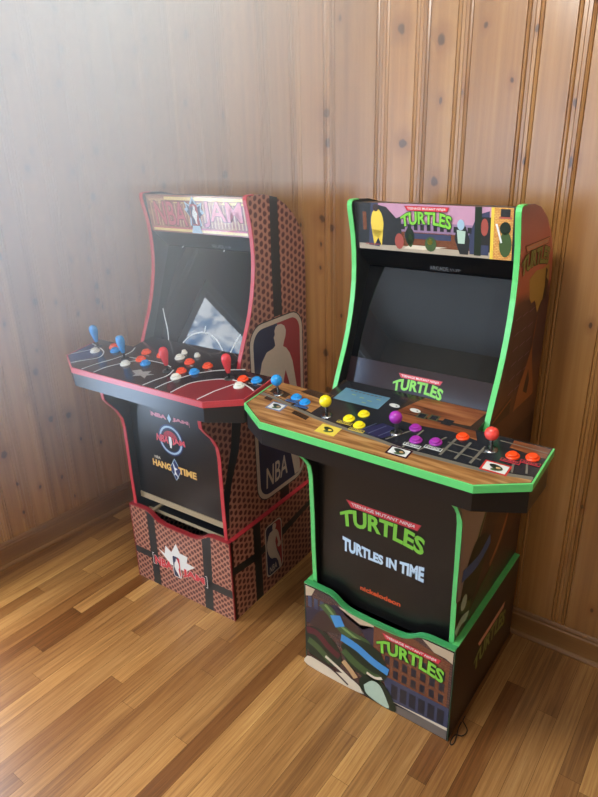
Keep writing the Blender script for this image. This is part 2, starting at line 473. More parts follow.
# baseboards and shoe mouldings
def base_profile(h=.105, t=.012): return [(0, 0), (t, 0), (t, h-.022), (t-.003, h-.016), (t-.003, h-.010), (t-.006, h-.003), (t-.009, h), (0, h)]
def shoe_profile(t=.012): return [(t-.001, 0), (t+.011, 0), (t+.0105, .006), (t+.007, .012), (t-.001, .016)]
def trim(name, prof, fn, u0, u1):
    mb = MB(); mb.prism(prof, fn, u0, u1, PINE_B); return mb.build(name, kind='structure')
trim('baseboard_back', base_profile(), lambda d, z, u: (u, YB-d, z), XL, XR)
trim('trim_1', shoe_profile(), lambda d, z, u: (u, YB-d, z), XL+.02, XR)
trim('baseboard_left', base_profile(.115), lambda d, z, u: lw(u, d, z), YF, YB-.012)
trim('trim_2', shoe_profile(), lambda d, z, u: lw(u, d, z), YF, YB-.024)

# ------------------------------------------------------------------ arcade machines
HW = .2450; TH = .0135; HI = HW-TH          # body half width, board thickness
RW = .262; RH = .352; RD = .54             # riser
ZF = .96; KD = .141; YFD = -.124           # deck front edge height, slope, front
DHF, DHW, DYC, DYB = .313, .423, -.059, .096
def dz(y): return ZF+KD*(y-YFD)
BK = .393                                   # slope of the screen glass
def by(z): return .191+BK*(z-.978)
def bezel_fr():
    n = math.hypot(1, BK); sl = lambda a, z, k=1: Vector((a, by(z), z))+Vector((0, -1/n, BK/n))*(.0003*k)
    return sl
def deck_fr():
    n = math.hypot(1, KD)
    return lambda a, y, k=1: Vector((a, y, dz(y)))+Vector((0, -KD/n, 1/n))*(.0003*k)
M0 = (.238, 1.525); M1 = (.256, 1.395)      # marquee top / bottom (y, z)
def marquee_fr():
    k_ = (M0[0]-M1[0])/(M0[1]-M1[1]); n = math.hypot(1, k_)
    return lambda a, z, k=1: Vector((a, M1[0]+k_*(z-M1[1]), z))+Vector((0, -1/n, k_/n))*(.0003*k)
L1 = (.325, 1.335)
def lip_fr():
    k_ = (L1[0]-M1[0])/(L1[1]-M1[1]); n = math.hypot(1, k_)
    return lambda a, z, k=1: Vector((a, M1[0]+k_*(z-M1[1]), z))+Vector((0, -1/n, k_/n))*(.0003*k)
front_fr = lambda y: frame((0, y, 0), (1, 0, 0), (0, 0, 1))
side_fr = lambda x: frame((x, 0, 0), (0, 1, 0), (0, 0, 1))

UP = [(.137, .955), (.150, 1.0), (.173, 1.05), (.197, 1.10), (.217, 1.15), (.232, 1.20), (.2435, 1.25), (.250, 1.30), (.2515, 1.345), (.249, 1.39), (.243, 1.435),
      (.233, 1.475), (.225, 1.505), (.2235, 1.518), (.226, 1.527), (.234, 1.531), (.262, 1.5315), (.32, 1.528), (.378, 1.516), (.435, 1.488), (.482, 1.452), (.515, 1.413), (.538, 1.37), (.549, 1.325), (.552, 1.27)]
def machine(root, sp):
    trim_m, trim_r = sp['trim'], sp['riser_trim']
    low = sp['low']                                        # front outline below the deck, bottom to top
    out = low+[(.13, .89), (.132, .93)]+UP
    outline = out+[(.552, .30)]
    for sx, side in ((-1, 'left'), (1, 'right')):
        mb = MB(); xa, xb = (HI, HW) if sx > 0 else (-HI, -HW)
        mb.prism(outline, lambda y, z, d: (d, y, z), xa, xb, sp['side_mat'], BLACK, INNER)
        pan = mb.build('side_panel', root)
        mb = MB(); x0, x1 = min(xa, xb)-.0006, max(xa, xb)+.0006
        mb.sweep(low, x0, x1, trim_m); mb.sweep(UP[:17], x0, x1, trim_m)
        mb.build('edge_trim', pan)
        if sx > 0 and sp.get('side_art'):
            emit(sp['side_art'], side_fr(HW), 'side_artwork', pan)
    # carcass boards between the sides
    mb = MB()
    mb.box((-HI, .53, .32), (HI, .545, 1.30), INNER); mb.box((-HI, .09, .30), (HI, .53, .312), INNER)
    mb.prism([(.24, 1.524), (.32, 1.521), (.378, 1.509), (.435, 1.481), (.482, 1.445), (.515, 1.406), (.534, 1.37), (.545, 1.30), (.53, 1.30), (.50, 1.40), (.42, 1.475), (.32, 1.508), (.24, 1.510)],
             lambda y, z, d: (d, y, z), -HI, HI, BLACK)
    mb.build('back_panel', root)
    # marquee
    mb = MB(); mb.prism([(M0[0], M0[1]), (M0[0]+.012, M0[1]), (M1[0]+.012, M1[1]), (M1[0], M1[1])], lambda y, z, d: (d, y, z), -HI, HI, sp['marquee_mat'])
    mq = mb.build('marquee', root)
    emit(sp['marquee_art'], marquee_fr(), 'marquee_lettering', mq)
    mb = MB(); mb.prism([M1, L1, (L1[0]+.015, L1[1]+.005), (M1[0]+.02, M1[1]+.002)], lambda y, z, d: (d, y, z), -HI, HI, BLACK)
    lip = mb.build('speaker_panel', root)
    lf = lip_fr(); x0, x1 = sp['badge']; mb = MB()
    letters(mb, lf, 'ARCADE', boxwarp(x0, 1.340, x0+.056, 1.355, .004), CREAM_D, 1, .01)
    letters(mb, lf, '1UP', boxwarp(x0+.064, 1.342, x1, 1.352), CREAM_D, 1, .0)
    mb.build('badge_lettering', lip)
    # screen glass
    zb, zt = dz(.19)-.012, 1.348
    mb = MB(); mb.prism([(by(zb), zb), (by(zt), zt), (by(zt)+.012, zt), (by(zb)+.012, zb)], lambda y, z, d: (d, y, z), -HI, HI, sp['bezel_mat'])
    bz = mb.build('screen_bezel', root)
    bf = bezel_fr()
    mb = MB(); rect(mb, bf, -.17, 1.075, .17, 1.322, SCREEN, 1); mb.build('screen', bz)
    emit(sp['bezel_art'], bf, 'bezel_lettering', bz)
    # lower front panel
    yp = sp['panel_y']; zp = sp['panel_bottom']
    mb = MB(); mb.box((-HI, yp, zp), (HI, yp+.014, .892), sp['panel_mat'])
    lp = mb.build('lower_panel', root)
    emit(sp['panel_art'], front_fr(yp), 'panel_lettering', lp)
    if sp.get('cleat'):
        mb = MB(); mb.box((-HI, yp-.004, zp-.002), (HI, yp+.02, zp+.022), MDF); mb.build('cleat', lp)
        mb = MB(); mb.box((-HI+.03, yp+.004, .322), (HI, yp+.10, .334), INNER); mb.box((-HI+.03, yp+.003, .321), (HI, yp+.0045, .335), MDF)
        mb.box((-.165, yp-.02, .335), (-.150, yp+.09, .343), MDF); mb.build('bottom_board', root)
    # control deck
    P = [(-DHF, YFD), (DHF, YFD), (DHW, DYC), (DHW, DYB), (HI, DYB), (HI, .192), (-HI, .192), (-HI, DYB), (-DHW, DYB), (-DHW, DYC)]
    mb = MB(); mb.prism(P, lambda x, y, d: (x, y, dz(y)+d), -.018, 0, sp['deck_mat'], BLACK)
    dk = mb.build('control_deck', root)
    edge = [(-DHW, DYB), (-DHW, DYC), (-DHF, YFD), (DHF, YFD), (DHW, DYC), (DHW, DYB)]
    mb = MB()
    O = [(-DHW-.002, DYB), (-DHW-.002, DYC-.001), (-DHF-.001, YFD-.002), (DHF+.001, YFD-.002), (DHW+.002, DYC-.001), (DHW+.002, DYB)]
    I = [(-DHW+.0025, DYB), (-DHW+.0025, DYC+.0015), (-DHF+.001, YFD+.0025), (DHF-.001, YFD+.0025), (DHW-.0025, DYC+.0015), (DHW-.0025, DYB)]
    for i in range(5):
        a, b, c, d = O[i], O[i+1], I[i+1], I[i]
        mb.prism([a, b, c, d], lambda x, y, t: (x, y, dz(y)+t), -.0185, .0008, trim_m)
    mb.build('edge_trim', dk)
    emit(sp['deck_art'], deck_fr(), 'deck_artwork', dk)
    q = .004
    B = [(-DHF+q*.4, YFD+q), (DHF-q*.4, YFD+q), (DHW-q, DYC+q*.6), (DHW-q, DYB-.01), (-DHW+q, DYB-.01), (-DHW+q, DYC+q*.6)]
    mb = MB(); n = len(B)
    lo = [mb.bm.verts.new((x, y, .89)) for x, y in B]; hi = [mb.bm.verts.new((x, y, dz(y)-.0181)) for x, y in B]
    for f in [lo[::-1], hi]+[(lo[i], lo[(i+1) % n], hi[(i+1) % n], hi[i]) for i in range(n)]: mb.bm.faces.new(f).material_index = mb.mi(BLACK)
    mb.build('deck_housing', root)
    ax = Vector((0, -KD, 1)).normalized()
    for (x, y), col in sp['joysticks']:
        p0 = Vector((x, y, dz(y)))
        mb = MB(); mb.lathe([(.0042, 0), (.0042, .03), (.0055, .031), (.0055, .036)], p0, STEEL, 12, ax); j = mb.build('joystick', root)
        mb = MB(); mb.lathe([(.017, .0005), (.0165, .0018), (.012, .0035), (.006, .004)], p0, STEEL if sp['ball'] else BLACK, 20, ax); mb.build('dust_washer', j)
        mb = MB()
        if sp['ball']:
            r = .0172; mb.lathe([(r*math.sin(PI*i/12)+.0001, .047-r*math.cos(PI*i/12)) for i in range(13)], p0, PLASTIC[col], 24, ax)
            mb.build('ball_top', j)
        else:
            mb.lathe([(.0065, .022), (.0075, .026), (.0105, .040), (.0140, .055), (.0158, .066), (.0155, .075), (.0130, .082), (.008, .0865), (.0005, .088)], p0, PLASTIC[col], 24, ax)
            mb.build('bat_top', j)
    for (x, y), col, s in sp['buttons']:
        p0 = Vector((x, y, dz(y))); s *= sp.get('button_size', 1.0)
        hgt = sp.get('button_height', 1.0)
        mb = MB(); mb.lathe([(.0168*s, 0), (.0168*s, .0022*hgt), (.0155*s, .0042*hgt), (.0128*s, .0046*hgt)], p0, PLASTIC[col], 24, ax); b = mb.build('button', root)
        mb = MB(); mb.lathe([(.0118*s, .002), (.0118*s, .0082*hgt), (.0108*s, .0092*hgt), (.006*s, .0088*hgt), (.0004, .0085*hgt)], p0, PLASTIC[col], 22, ax); mb.build('plunger', b)
    # riser
    mb = MB()
    dip = spline([(-RW, RH), (-.205, RH), (-.168, RH-.001), (-.142, RH-.010), (-.118, RH-.026), (-.085, RH-.037), (-.02, RH-.040), (.05, RH-.040), (.098, RH-.036), (.125, RH-.024), (.148, RH-.008), (.175, RH-.001), (.21, RH), (RW, RH)], 4)
    mb.prism(dip+[(RW, 0), (-RW, 0)], lambda x, z, d: (x, d, z), 0, .018, sp['riser_front'], BLACK, sp['riser_front'])
    rs = mb.build('riser_base', root)
    for sx in (-1, 1):
        mb = MB(); x0, x1 = sorted((sx*(RW-.018), sx*RW))
        mb.box((x0, .018, 0), (x1, RD, RH), sp['riser_side']); mb.build('riser_side', rs)
    mb = MB(); mb.box((-RW+.018, RD-.016, 0), (RW-.018, RD, RH), BLACK); mb.box((-RW+.018, .1, .285), (RW-.018, RD-.016, .30), INNER); mb.build('riser_back', rs)
    mb = MB()
    # top edge of the front board, the tops of the sides and the corner line
    n = len(dip)
    for i in range(n-1):
        (xa, za), (xb, zb_) = dip[i], dip[i+1]
        mb.prism([(xa, za-.0045), (xa, za+.0012), (xb, zb_+.0012), (xb, zb_-.0045)], lambda x, z, d: (x, d, z), -.0008, .0188, trim_r)
    for sx in (-1, 1):
        x0, x1 = sorted((sx*(RW-.0185), sx*(RW+.0008)))
        mb.box((x0, .0188, RH-.003), (x1, RD, RH+.0012), trim_m)
    for sx in (-1, 1):
        x0, x1 = sorted((sx*(RW-.002), sx*(RW+.0009)))
        mb.box((x0, -.0009, 0), (x1, .006, RH-.003), sp['corner'])
    mb.build('edge_trim', rs)
    emit(sp['riser_art'], front_fr(0), 'riser_artwork', rs)
    emit(sp['riser_side_art'], side_fr(RW), 'riser_side_artwork', rs)

CREAM_D = flat('grey_badge_print', '#8f9496', .4)
PLASTIC = {n: flat(n+'_button_plastic', c, .22) for n, c in dict(blue='#1f8fd6', yellow='#f0dc1e', purple='#9a2d9a', orange='#f04a1a', red='#d8323a', white='#dcdcd0', coral='#e8493f', lamp='#e9ecec').items()}

# ---- shared logos
def shell_title(mb, fr, x0, x1, zb, h, shaded=False, sq=1.0):
    """red ribbon with white words over arched green lettering; x0..x1 the lettering, zb its lowest, h full height"""
    W = x1-x0; rib = LRED if not shaded else SHADR; g = LGREEN if not shaded else SHADG
    t0 = zb+h*.80; t1 = zb+h*1.0
    poly(mb, fr, [(x0+.065*W, t1+.012*W), (x0+.955*W, t1+.012*W), (x0+.915*W, t0), (x0+.13*W, t0)], LDARK if shaded else CRIM, 1)
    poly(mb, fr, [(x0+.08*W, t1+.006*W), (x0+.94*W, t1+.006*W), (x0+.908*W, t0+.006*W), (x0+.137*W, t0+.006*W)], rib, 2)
    letters(mb, fr, 'TEENAGE MUTANT NINJA', lambda u, v: (x0+W*(.125+.045*(1-v)*(1-2*u)*.6+.775*u), t0+(t1-t0)*(.18+.72*v)), WHITE if not shaded else CREAM, 3, .012)
    def arch(u, v):
        c = 1-(2*u-1)**2
        top = zb+h*(.60+.19*min(1, c*1.3)); bot = zb+h*(.0+.20*c)
        if u < .12: top -= h*.10*(1-u/.12)
        x = x0+W*(u+.02*(v-.5)*(2*u-1))
        return x, bot+(top-bot)*v
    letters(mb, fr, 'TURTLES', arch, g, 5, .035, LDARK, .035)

def player_badge(mb, fr, x0, z0, x1, z1, k=2, text=True, fig=CREAM):
    """rounded red-white-blue badge with a dribbling silhouette"""
    w, h = x1-x0, z1-z0
    def q(P): return [(x0+u*w, z0+v*h) for u, v in P]
    poly(mb, fr, rrect(x0-.012*w, z0-.006*h, x1+.012*w, z1+.006*h, .23*w), BAND, k)
    poly(mb, fr, rrect(x0, z0, x1, z1, .22*w), CREAM, k+1)
    b = .055*w
    inner = rrect(x0+b, z0+b, x1-b, z1-b, .175*w)
    poly(mb, fr, inner, NAVY, k+2)
    cut = [(x0+.50*w, z1), (x0+.55*w, z0+.8*h), (x0+.60*w, z0+.5*h), (x0+.80*w, z0+.3*h), (x0+.80*w, z0)]
    # right part of the inner field in red
    def side(p):
        v = (p[1]-z0)/h
        ks = [(1., .50), (.8, .55), (.5, .60), (.3, .80), (0., .82)]
        for (va, ua), (vb, ub) in zip(ks, ks[1:]):
            if vb <= v <= va: return (p[0]-x0)/w-(ub+(ua-ub)*(v-vb)/(va-vb))
        return 0
    redp = [p for p in inner if side(p) > 0]
    redp.sort(key=lambda p: -p[1])
    top = z1-b; bot = z0+b
    poly(mb, fr, [(x0+.82*w, bot), ]+sorted(redp, key=lambda p: p[1])+[(x0+.50*w, top), (x0+.55*w, z0+.8*h), (x0+.60*w, z0+.5*h), (x0+.80*w, z0+.3*h)], CRIM, k+3)
    F = [(.51, .965), (.58, .962), (.64, .945), (.665, .92), (.655, .89), (.625, .865), (.60, .838), (.66, .822), (.73, .785), (.78, .735), (.82, .65), (.85, .585), (.88, .535), (.90, .50), (.88, .465), (.82, .445),
         (.74, .452), (.69, .475), (.70, .51), (.74, .545), (.70, .617), (.637, .70), (.60, .66), (.57, .60), (.60, .53), (.63, .45), (.68, .37), (.76, .28), (.85, .17), (.88, .08), (.87, .035), (.76, .03),
         (.73, .10), (.69, .18), (.60, .26), (.46, .305), (.33, .325), (.24, .37), (.15, .45), (.10, .53), (.075, .62), (.10, .70), (.158, .756), (.19, .80), (.284, .842), (.40, .848), (.45, .858), (.44, .885), (.425, .905), (.45, .918), (.445, .94), (.47, .958)]
    poly(mb, fr, q(F), fig, k+4)
    if text:
        letters(mb, fr, 'NBA', lambda u, v: (x0+w*(.16+.44*u+.02*v), z0+h*(.065+.125*v+.012*u)), CREAM, k+5, .012)

# ---- machine with basketball print
SKIN_F = leather('basketball_print_front', 0, 2, .030, .0255, .27, .31)
SKIN_S = leather('basketball_print_side', 1, 2, .050, .027, .195, .36)
MARQ_N = planks_print('striped_gold_marquee', '#7c4238', '#8e5a46', '#a87c54', 0, 2, 6, 60)
GOLD = flat('gold_print', '#d8c070', .25, coat=1); PINKR = flat('pink_red_print', '#b54a56', .25, coat=1); TAN = flat('tan_print', '#b8956a', .25, coat=1)
ROSE = flat('rose_print', '#c0707c', .3); SKYL = flat('pale_blue_print', '#9db8c8', .3); AMBER = flat('amber_print', '#d9b060', .3); HBLUE = flat('deep_blue_print', '#24345f', .3)
DECK_N = flat('dark_maroon_court', '#2a1c1e', .2, coat=.3)
COURT = flat('red_court_print', '#7d2227', .2); COURTB = flat('blue_court_print', '#1e3160', .2); GREYP = flat('grey_print', '#8d8a86', .3)
def crown(mb, fr, cx, z0, w, h, m, k):
    P = [(-.5, .55), (-.38, .62), (-.46, .83), (-.2, .70), (-.16, .80), (0, 1.0), (.16, .78), (.2, .70), (.46, .80), (.38, .58), (.5, .45), (.25, .3), (.3, 0), (0, -.1), (-.3, .0), (-.25, .3)]
    poly(mb, fr, [(cx+a*w, z0+b*h) for a, b in P], m, k)
def n_marquee(mb, fr):
    for a, b, c, d, m in ((-.14, 1.508, .22, 1.519, GOLD), (-.22, 1.4, .22, 1.409, GOLD), (-.22, 1.409, .22, 1.414, PINKR), (-.22, 1.503, -.14, 1.512, TAN), (.13, 1.497, .222, 1.505, GOLD)):
        rect(mb, fr, a, b, c, d, m, 1)
    for i in range(30):
        xx = -.215+i*.0148; rect(mb, fr, xx, 1.418, xx+.005, 1.496, TAN, 1)
    for i in range(12):
        xx = -.21+i*.037; rect(mb, fr, xx, 1.498, xx+.02, 1.5005, GOLD, 1)
    mb = mb.part('marquee_title')
    letters(mb, fr, 'NBA', boxwarp(-.196, 1.421, -.044, 1.503), PINKR, 4, .015, WINE, .025)
    mb = mb.part('marquee_title')
    letters(mb, fr, 'JAM', boxwarp(.036, 1.421, .207, 1.507), PINKR, 4, .015, WINE, .025)
    mb = mb.part('marquee_emblem')
    crown(mb, fr, -.004, 1.425, .09, .098, SKYL, 5); crown(mb, fr, -.004, 1.422, .07, .09, NAVY, 6)
    poly(mb, fr, rrect(-.022, 1.425, .014, 1.497, .009), CRIM, 7); poly(mb, fr, [(-.019, 1.43), (-.004, 1.43), (-.006, 1.49), (-.019, 1.488)], NAVY, 8)
    poly(mb, fr, [(-.004, 1.495), (.004, 1.488), (.003, 1.478), (.010, 1.466), (.006, 1.452), (.003, 1.44), (.004, 1.428), (-.003, 1.432), (-.006, 1.446), (-.014, 1.458), (-.012, 1.472), (-.006, 1.482)], WHITE, 9)
    poly(mb, fr, [(-.03, 1.398), (.02, 1.398), (.012, 1.424), (-.02, 1.424)], SKYL, 7)
WINE = flat('wine_outline_print', '#5a2026', .25, coat=1)
LINEW = flat('white_court_line', '#c9ccc9', .35)
def n_bezel(mb, fr):
    line(mb.part('court_line'), fr, spline([(-.206, 1.108), (-.19, 1.08), (-.168, 1.045), (-.152, 1.01), (-.147, .986)], 5), .005, LINEW, 2)
    line(mb.part('court_line'), fr, spline([(-.085, .984), (-.066, 1.011), (-.035, 1.036), (.015, 1.05), (.055, 1.045), (.09, 1.029), (.122, 1.0)], 5), .005, LINEW, 2)
    line(mb.part('court_line'), fr, [(.021, 1.05), (.021, 1.073)], .005, LINEW, 2)
    line(mb.part('court_line'), fr, [(.150, .988), (.172, 1.04), (.186, 1.066)], .005, LINEW, 2)
    line(mb.part('court_line'), fr, [(-.16, 1.328), (-.15, 1.337)], .004, LINEW, 2); line(mb.part('court_line'), fr, [(.045, 1.326), (.047, 1.333)], .005, LINEW, 2)
def n_panel(mb, fr):
    mb = mb.part('title_lettering')
    letters(mb, fr, 'NBA', boxwarp(-.115, .757, -.036, .774), ROSE, 2, .07); letters(mb, fr, 'JAM', boxwarp(-.006, .757, .074, .774), ROSE, 2, .07)
    poly(mb, fr, [(-.032, .765), (-.022, .783), (-.012, .765), (-.022, .748)], SKYL, 2)
    rect(mb, fr, -.119, .757, -.117, .778, ROSE, 2); rect(mb, fr, .077, .752, .079, .772, ROSE, 2)
    cx, cz = -.026, .676; mb = mb.part('round_emblem')
    poly(mb, fr, ell(cx, cz, .064, .064, 32), HBLUE, 1); poly(mb, fr, ell(cx, cz, .058, .058, 32), SKYL, 2); poly(mb, fr, ell(cx, cz, .050, .050, 32), HBLUE, 3); poly(mb, fr, ell(cx, cz, .045, .045, 32), BAND, 4)
    poly(mb, fr, [(cx+.036*math.cos(PI*i/12), cz+.008+.030*math.sin(PI*i/12)) for i in range(13)], PINKR, 5)
    for a in (-.012, 0, .012): line(mb, fr, [(cx+a, cz+.008), (cx+a*1.6, cz+.034)], .0015, BAND, 6)
    letters(mb, fr, 'NBA', boxwarp(-.100, .660, -.037, .690, .004), PINKB, 8, .045, WINE, .02); letters(mb, fr, 'JAM', boxwarp(-.017, .660, .050, .690, -.004), PINKB, 8, .045, WINE, .02)
    poly(mb, fr, [(cx-.006, .693), (cx+.006, .690), (cx+.008, .67), (cx+.003, .645), (cx-.004, .645), (cx-.008, .67)], WHITE, 9)
    mb = mb.part('second_title_lettering')
    letters(mb, fr, 'NBA', boxwarp(-.124, .579, -.092, .590), CREAM, 2, .02)
    poly(mb, fr, [(-.018, .602), (.012, .556), (-.018, .508), (-.048, .556)], SKYL, 1); poly(mb, fr, [(-.018, .597), (.009, .556), (-.018, .513), (-.045, .556)], HBLUE, 2)
    poly(mb, fr, spline([(-.030, .585), (-.022, .575), (-.019, .565), (-.006, .56), (-.017, .553), (-.016, .545), (-.006, .527), (-.004, .52), (-.018, .535), (-.028, .528), (-.022, .545), (-.026, .565)], 2), WHITE, 4)
    letters(mb, fr, 'HANG', boxwarp(-.138, .543, -.040, .572), AMBER, 3, .035, RUST, .03); letters(mb, fr, 'TIME', boxwarp(-.002, .543, .090, .572), AMBER, 3, .035, RUST, .03)
PINKB = flat('bright_rose_print', '#d0525e', .3); RUST = flat('rust_print', '#7a3a1c', .3)
def n_riser(mb, fr):
    poly(mb, fr, [(-.172, 0), (-.131, 0), (-.126, .3335), (-.167, .349)], BAND, 1)
    mb = mb.part('print_band')
    poly(mb, fr, [(.113, 0), (.155, 0), (.172, .348), (.126, .323)], BAND, 1)
    rect(mb.part('print_band'), fr, -RW, .122, -.14, .154, BAND, 1); rect(mb.part('print_band'), fr, .13, .105, RW, .140, BAND, 1)
    mb = mb.part('front_logo')
    S = [(-.060, .135), (-.122, .188), (-.088, .176), (-.078, .217), (-.048, .197), (-.018, .248), (-.001, .209), (.040, .207), (.032, .176), (.076, .172), (.045, .150), (.02, .13)]
    poly(mb, fr, S, WHITE, 2)
    letters(mb, fr, 'NBA', lambda u, v: (-.150+.100*u, .108+.038*v+.004*u*0-.006*(1-u)*(1-v)), LRED, 5, .05, WHITE, .018)
    letters(mb, fr, 'JAM', lambda u, v: (.004+.118*u, .102+.042*v), LRED, 5, .05, WHITE, .018)
    poly(mb, fr, rrect(-.046, .086, -.003, .188, .010), WHITE, 6); poly(mb, fr, rrect(-.043, .089, -.006, .185, .008), NAVY, 7)
    poly(mb, fr, [(-.018, .185), (-.006, .18), (-.006, .095), (-.012, .095), (-.018, .13)], LRED, 8)
    poly(mb, fr, [(-.024, .178), (-.017, .172), (-.012, .155), (-.010, .14), (-.016, .128), (-.013, .105), (-.008, .092), (-.016, .09), (-.022, .105), (-.032, .118), (-.038, .135), (-.034, .155), (-.028, .162)], WHITE, 9)
    for s, xx in ((1, -.160), (-1, .134)):
        rect(mb, fr, xx-.001, .100, xx+.0015, .155, WHITE, 3); rect(mb, fr, *(sorted((xx, xx+s*.008))[0:1]+[.100]+sorted((xx, xx+s*.008))[1:2]+[.1025]), WHITE, 3)
        a, b = sorted((xx, xx+s*.008)); rect(mb, fr, a, .1525, b, .155, WHITE, 3)
def n_rside(mb, fr):
    poly(mb, fr, [(.135, 0), (.180, 0), (.182, .348), (.138, .348)], BAND, 1)
    poly(mb, fr, [(.006, .204), (.136, .190), (.33, .203), (.53, .243), (.53, .268), (.33, .240), (.14, .225), (.006, .239)], BAND, 1)
    mb = mb.part('player_badge')
    player_badge(mb, fr, .206, .060, .317, .300, 2)
def n_side(mb, fr):
    poly(mb, fr, [(.345, 1.108), (.395, 1.108), (.393, 1.32), (.389, 1.514), (.346, 1.522), (.343, 1.328)], BAND, 1)
    mb = mb.part('print_band')
    poly(mb, fr, [(.084, .889), (.134, .889), (.134, .80), (.106, .675), (.060, .58), (.036, .50), (.028, .40), (.012, .40), (.012, .55), (.066, .707), (.085, .827)], BAND, 1)
    mb = mb.part('print_band')
    poly(mb, fr, [(.34, .355), (.40, .355), (.40, .40), (.34, .40)], BAND, 1)
    mb = mb.part('player_badge')
    player_badge(mb, fr, .200, .403, .520, 1.100, 2)
def n_deck(mb, fr):
    part = mb.part
    def arc(L, w=.005): line(part('court_line'), fr, spline(L, 5), w, LINEW, 3)
    mb = part('red_key')
    poly(mb, fr, [(.178, -.120)]+spline([(.176, -.080), (.190, -.042), (.220, -.012), (.258, .014), (.295, .028), (.34, .026), (.395, .010), (.418, .0)], 4)+[(.418, -.057), (.311, -.1205)], COURT, 2)
    arc([(.172, -.118), (.178, -.077), (.190, -.042), (.220, -.012), (.258, .014), (.295, .028), (.34, .026), (.395, .008), (.418, -.004)])
    line(part('court_line'), fr, [(.285, -.118), (.301, -.055), (.330, .007)], .005, LINEW, 3)
    arc([(.102, -.118), (.112, -.073), (.133, -.025), (.160, .017), (.209, .060), (.253, .083), (.300, .105), (.33, .115)][:7])
    arc([(.045, -.118), (.058, -.076), (.072, -.045), (.074, -.021), (.064, .008)])
    arc([(-.17, .022), (-.062, .03), (.0, .03), (.04, .02)], .004)
    mb = part('blue_key')
    poly(mb, fr, [(-.418, -.055), (-.350, -.096)]+spline([(-.335, -.07), (-.305, -.03), (-.305, -.005), (-.335, .025), (-.418, .05)], 4), COURTB, 2)
    arc([(-.35, -.096), (-.318, -.062), (-.283, -.028), (-.296, .008), (-.335, .032), (-.418, .055)])
    line(part('court_line'), fr, [(-.418, -.045), (-.37, .015)], .005, LINEW, 3)
    arc([(-.265, -.118), (-.246, -.066), (-.213, -.002), (-.200, .054), (-.215, .09)])
    arc([(-.20, -.118), (-.187, -.068), (-.138, -.004), (-.10, .022)], .005)
    mb = part('scrawl_print')
    poly(mb, fr, [(-.075, -.055), (-.05, -.035), (-.03, -.045), (-.005, -.03), (.0, -.05), (.025, -.045), (.005, -.062), (.015, -.08), (-.015, -.07), (-.04, -.085), (-.042, -.068)], GREYP, 3)
    for x, y in ((.37, .03), (.345, .06), (.40, .035)): rect(part('caption'), fr, x, y, x+.018, y+.004, GREYP, 4)
    for x, y in ((-.138, .074), (-.061, .075), (.077, .073), (.161, .073)): rect(part('caption'), fr, x+.018, y-.02, x+.034, y-.016, GREYP, 4)

root_n = empty('arcade_machine', (-.874, 0.004, 0), .040, 'arcade machine printed like a basketball with red edging, beside the left wall', 'arcade machine', 'arcade machines along the pine wall')
B4 = lambda c, L: [(p, c, 1.0) for p in L]
machine(root_n, dict(trim=RED, riser_trim=RED_D, corner=RED_D, low=[(.014, .30), (.010, .48), (.010, .60), (.010, .69), (.004, .732), (-.020, .775), (-.050, .81), (-.066, .832), (-.068, .85), (-.068, .889)],
    side_mat=SKIN_S, side_art=n_side, marquee_mat=MARQ_N, marquee_art=n_marquee, badge=(.004, .096), bezel_mat=GLOSSB, bezel_art=n_bezel, panel_y=.042, panel_bottom=.378, panel_mat=BLACK, panel_art=n_panel, cleat=True,
    deck_mat=DECK_N, deck_art=n_deck, ball=False, button_height=1.3, button_size=1.1,
    joysticks=[((-.367, .042), 'blue'), ((-.183, .010), 'blue'), ((.048, -.005), 'red'), ((.290, .033), 'red')],
    buttons=B4('white', [(-.343, .008), (-.139, -.026), (.114, -.033), (.355, .002)])+B4('orange', [(-.300, .062), (-.111, .022), (-.138, .074), (-.061, .075), (.100, .008), (.077, .073), (.161, .073), (.338, .043)])
        + B4('blue', [(-.268, .040), (-.069, .004), (.148, .020), (.386, .053)])+[((.017, .088), 'white', 1.0), ((.004, .125), 'white', .62), ((.068, .123), 'white', .62)],
    riser_front=SKIN_F, riser_side=SKIN_S, riser_art=n_riser, riser_side_art=n_rside))

# ---- machine with green edging
SHADR = flat('shaded_ribbon_print', '#dd8f6c', .3); SHADG = flat('shaded_green_print', '#8a9450', .3)  # side title colours with the shade of that side mixed in
SIDE_T = print_side()
STREET = bricks('printed_brick_street', 0, 2, '#4a3a38', '#5c4038', '#2b2428', 26, .25)
SKYP = flat('pale_evening_print', '#b8a488', .3); DUSK = flat('dark_violet_print', '#2e2838', .3); WINDOW = flat('dark_pane_print', '#23242e', .3); BRICKR = bricks('printed_red_brick', 0, 2, '#70422e', '#7d4e36', '#4a2c22', 90, .25)
SLATE = flat('slate_blue_print', '#3a4058', .3); PAVE = flat('pavement_print', '#6a625c', .3); OLIVE = flat('olive_print', '#3f5530', .3); MOSS = flat('moss_print', '#6d8a52', .3); DKG = flat('deep_green_print', '#1c2a1e', .3)
AQUA = flat('aqua_print', '#3f86c0', .3); PALEG = flat('pale_mint_print', '#a9c0ae', .3); MAROON = flat('maroon_print', '#54202a', .3); IVORY = flat('ivory_print', '#cfc4ae', .3); UMBER = flat('umber_print', '#3c2a26', .3)
PINKS = flat('pink_sky_print', '#b68aa0', .3); LILAC = flat('lilac_print', '#8f7590', .3); ORB = bricks('printed_orange_brick', 0, 2, '#c98b4a', '#d6a85c', '#a0623a', 60, .25); YEL = flat('yellow_print', '#dcc046', .3); GROUND = flat('pale_ground_print', '#a99c88', .3)
SHADOWP = flat('dark_alley_print', '#26292a', .3); REDD = flat('dull_red_print', '#9a4a40', .3)
def t_title(x0, x1, zb, h, shaded=False): return lambda mb, fr: shell_title(mb, fr, x0, x1, zb, h, shaded)
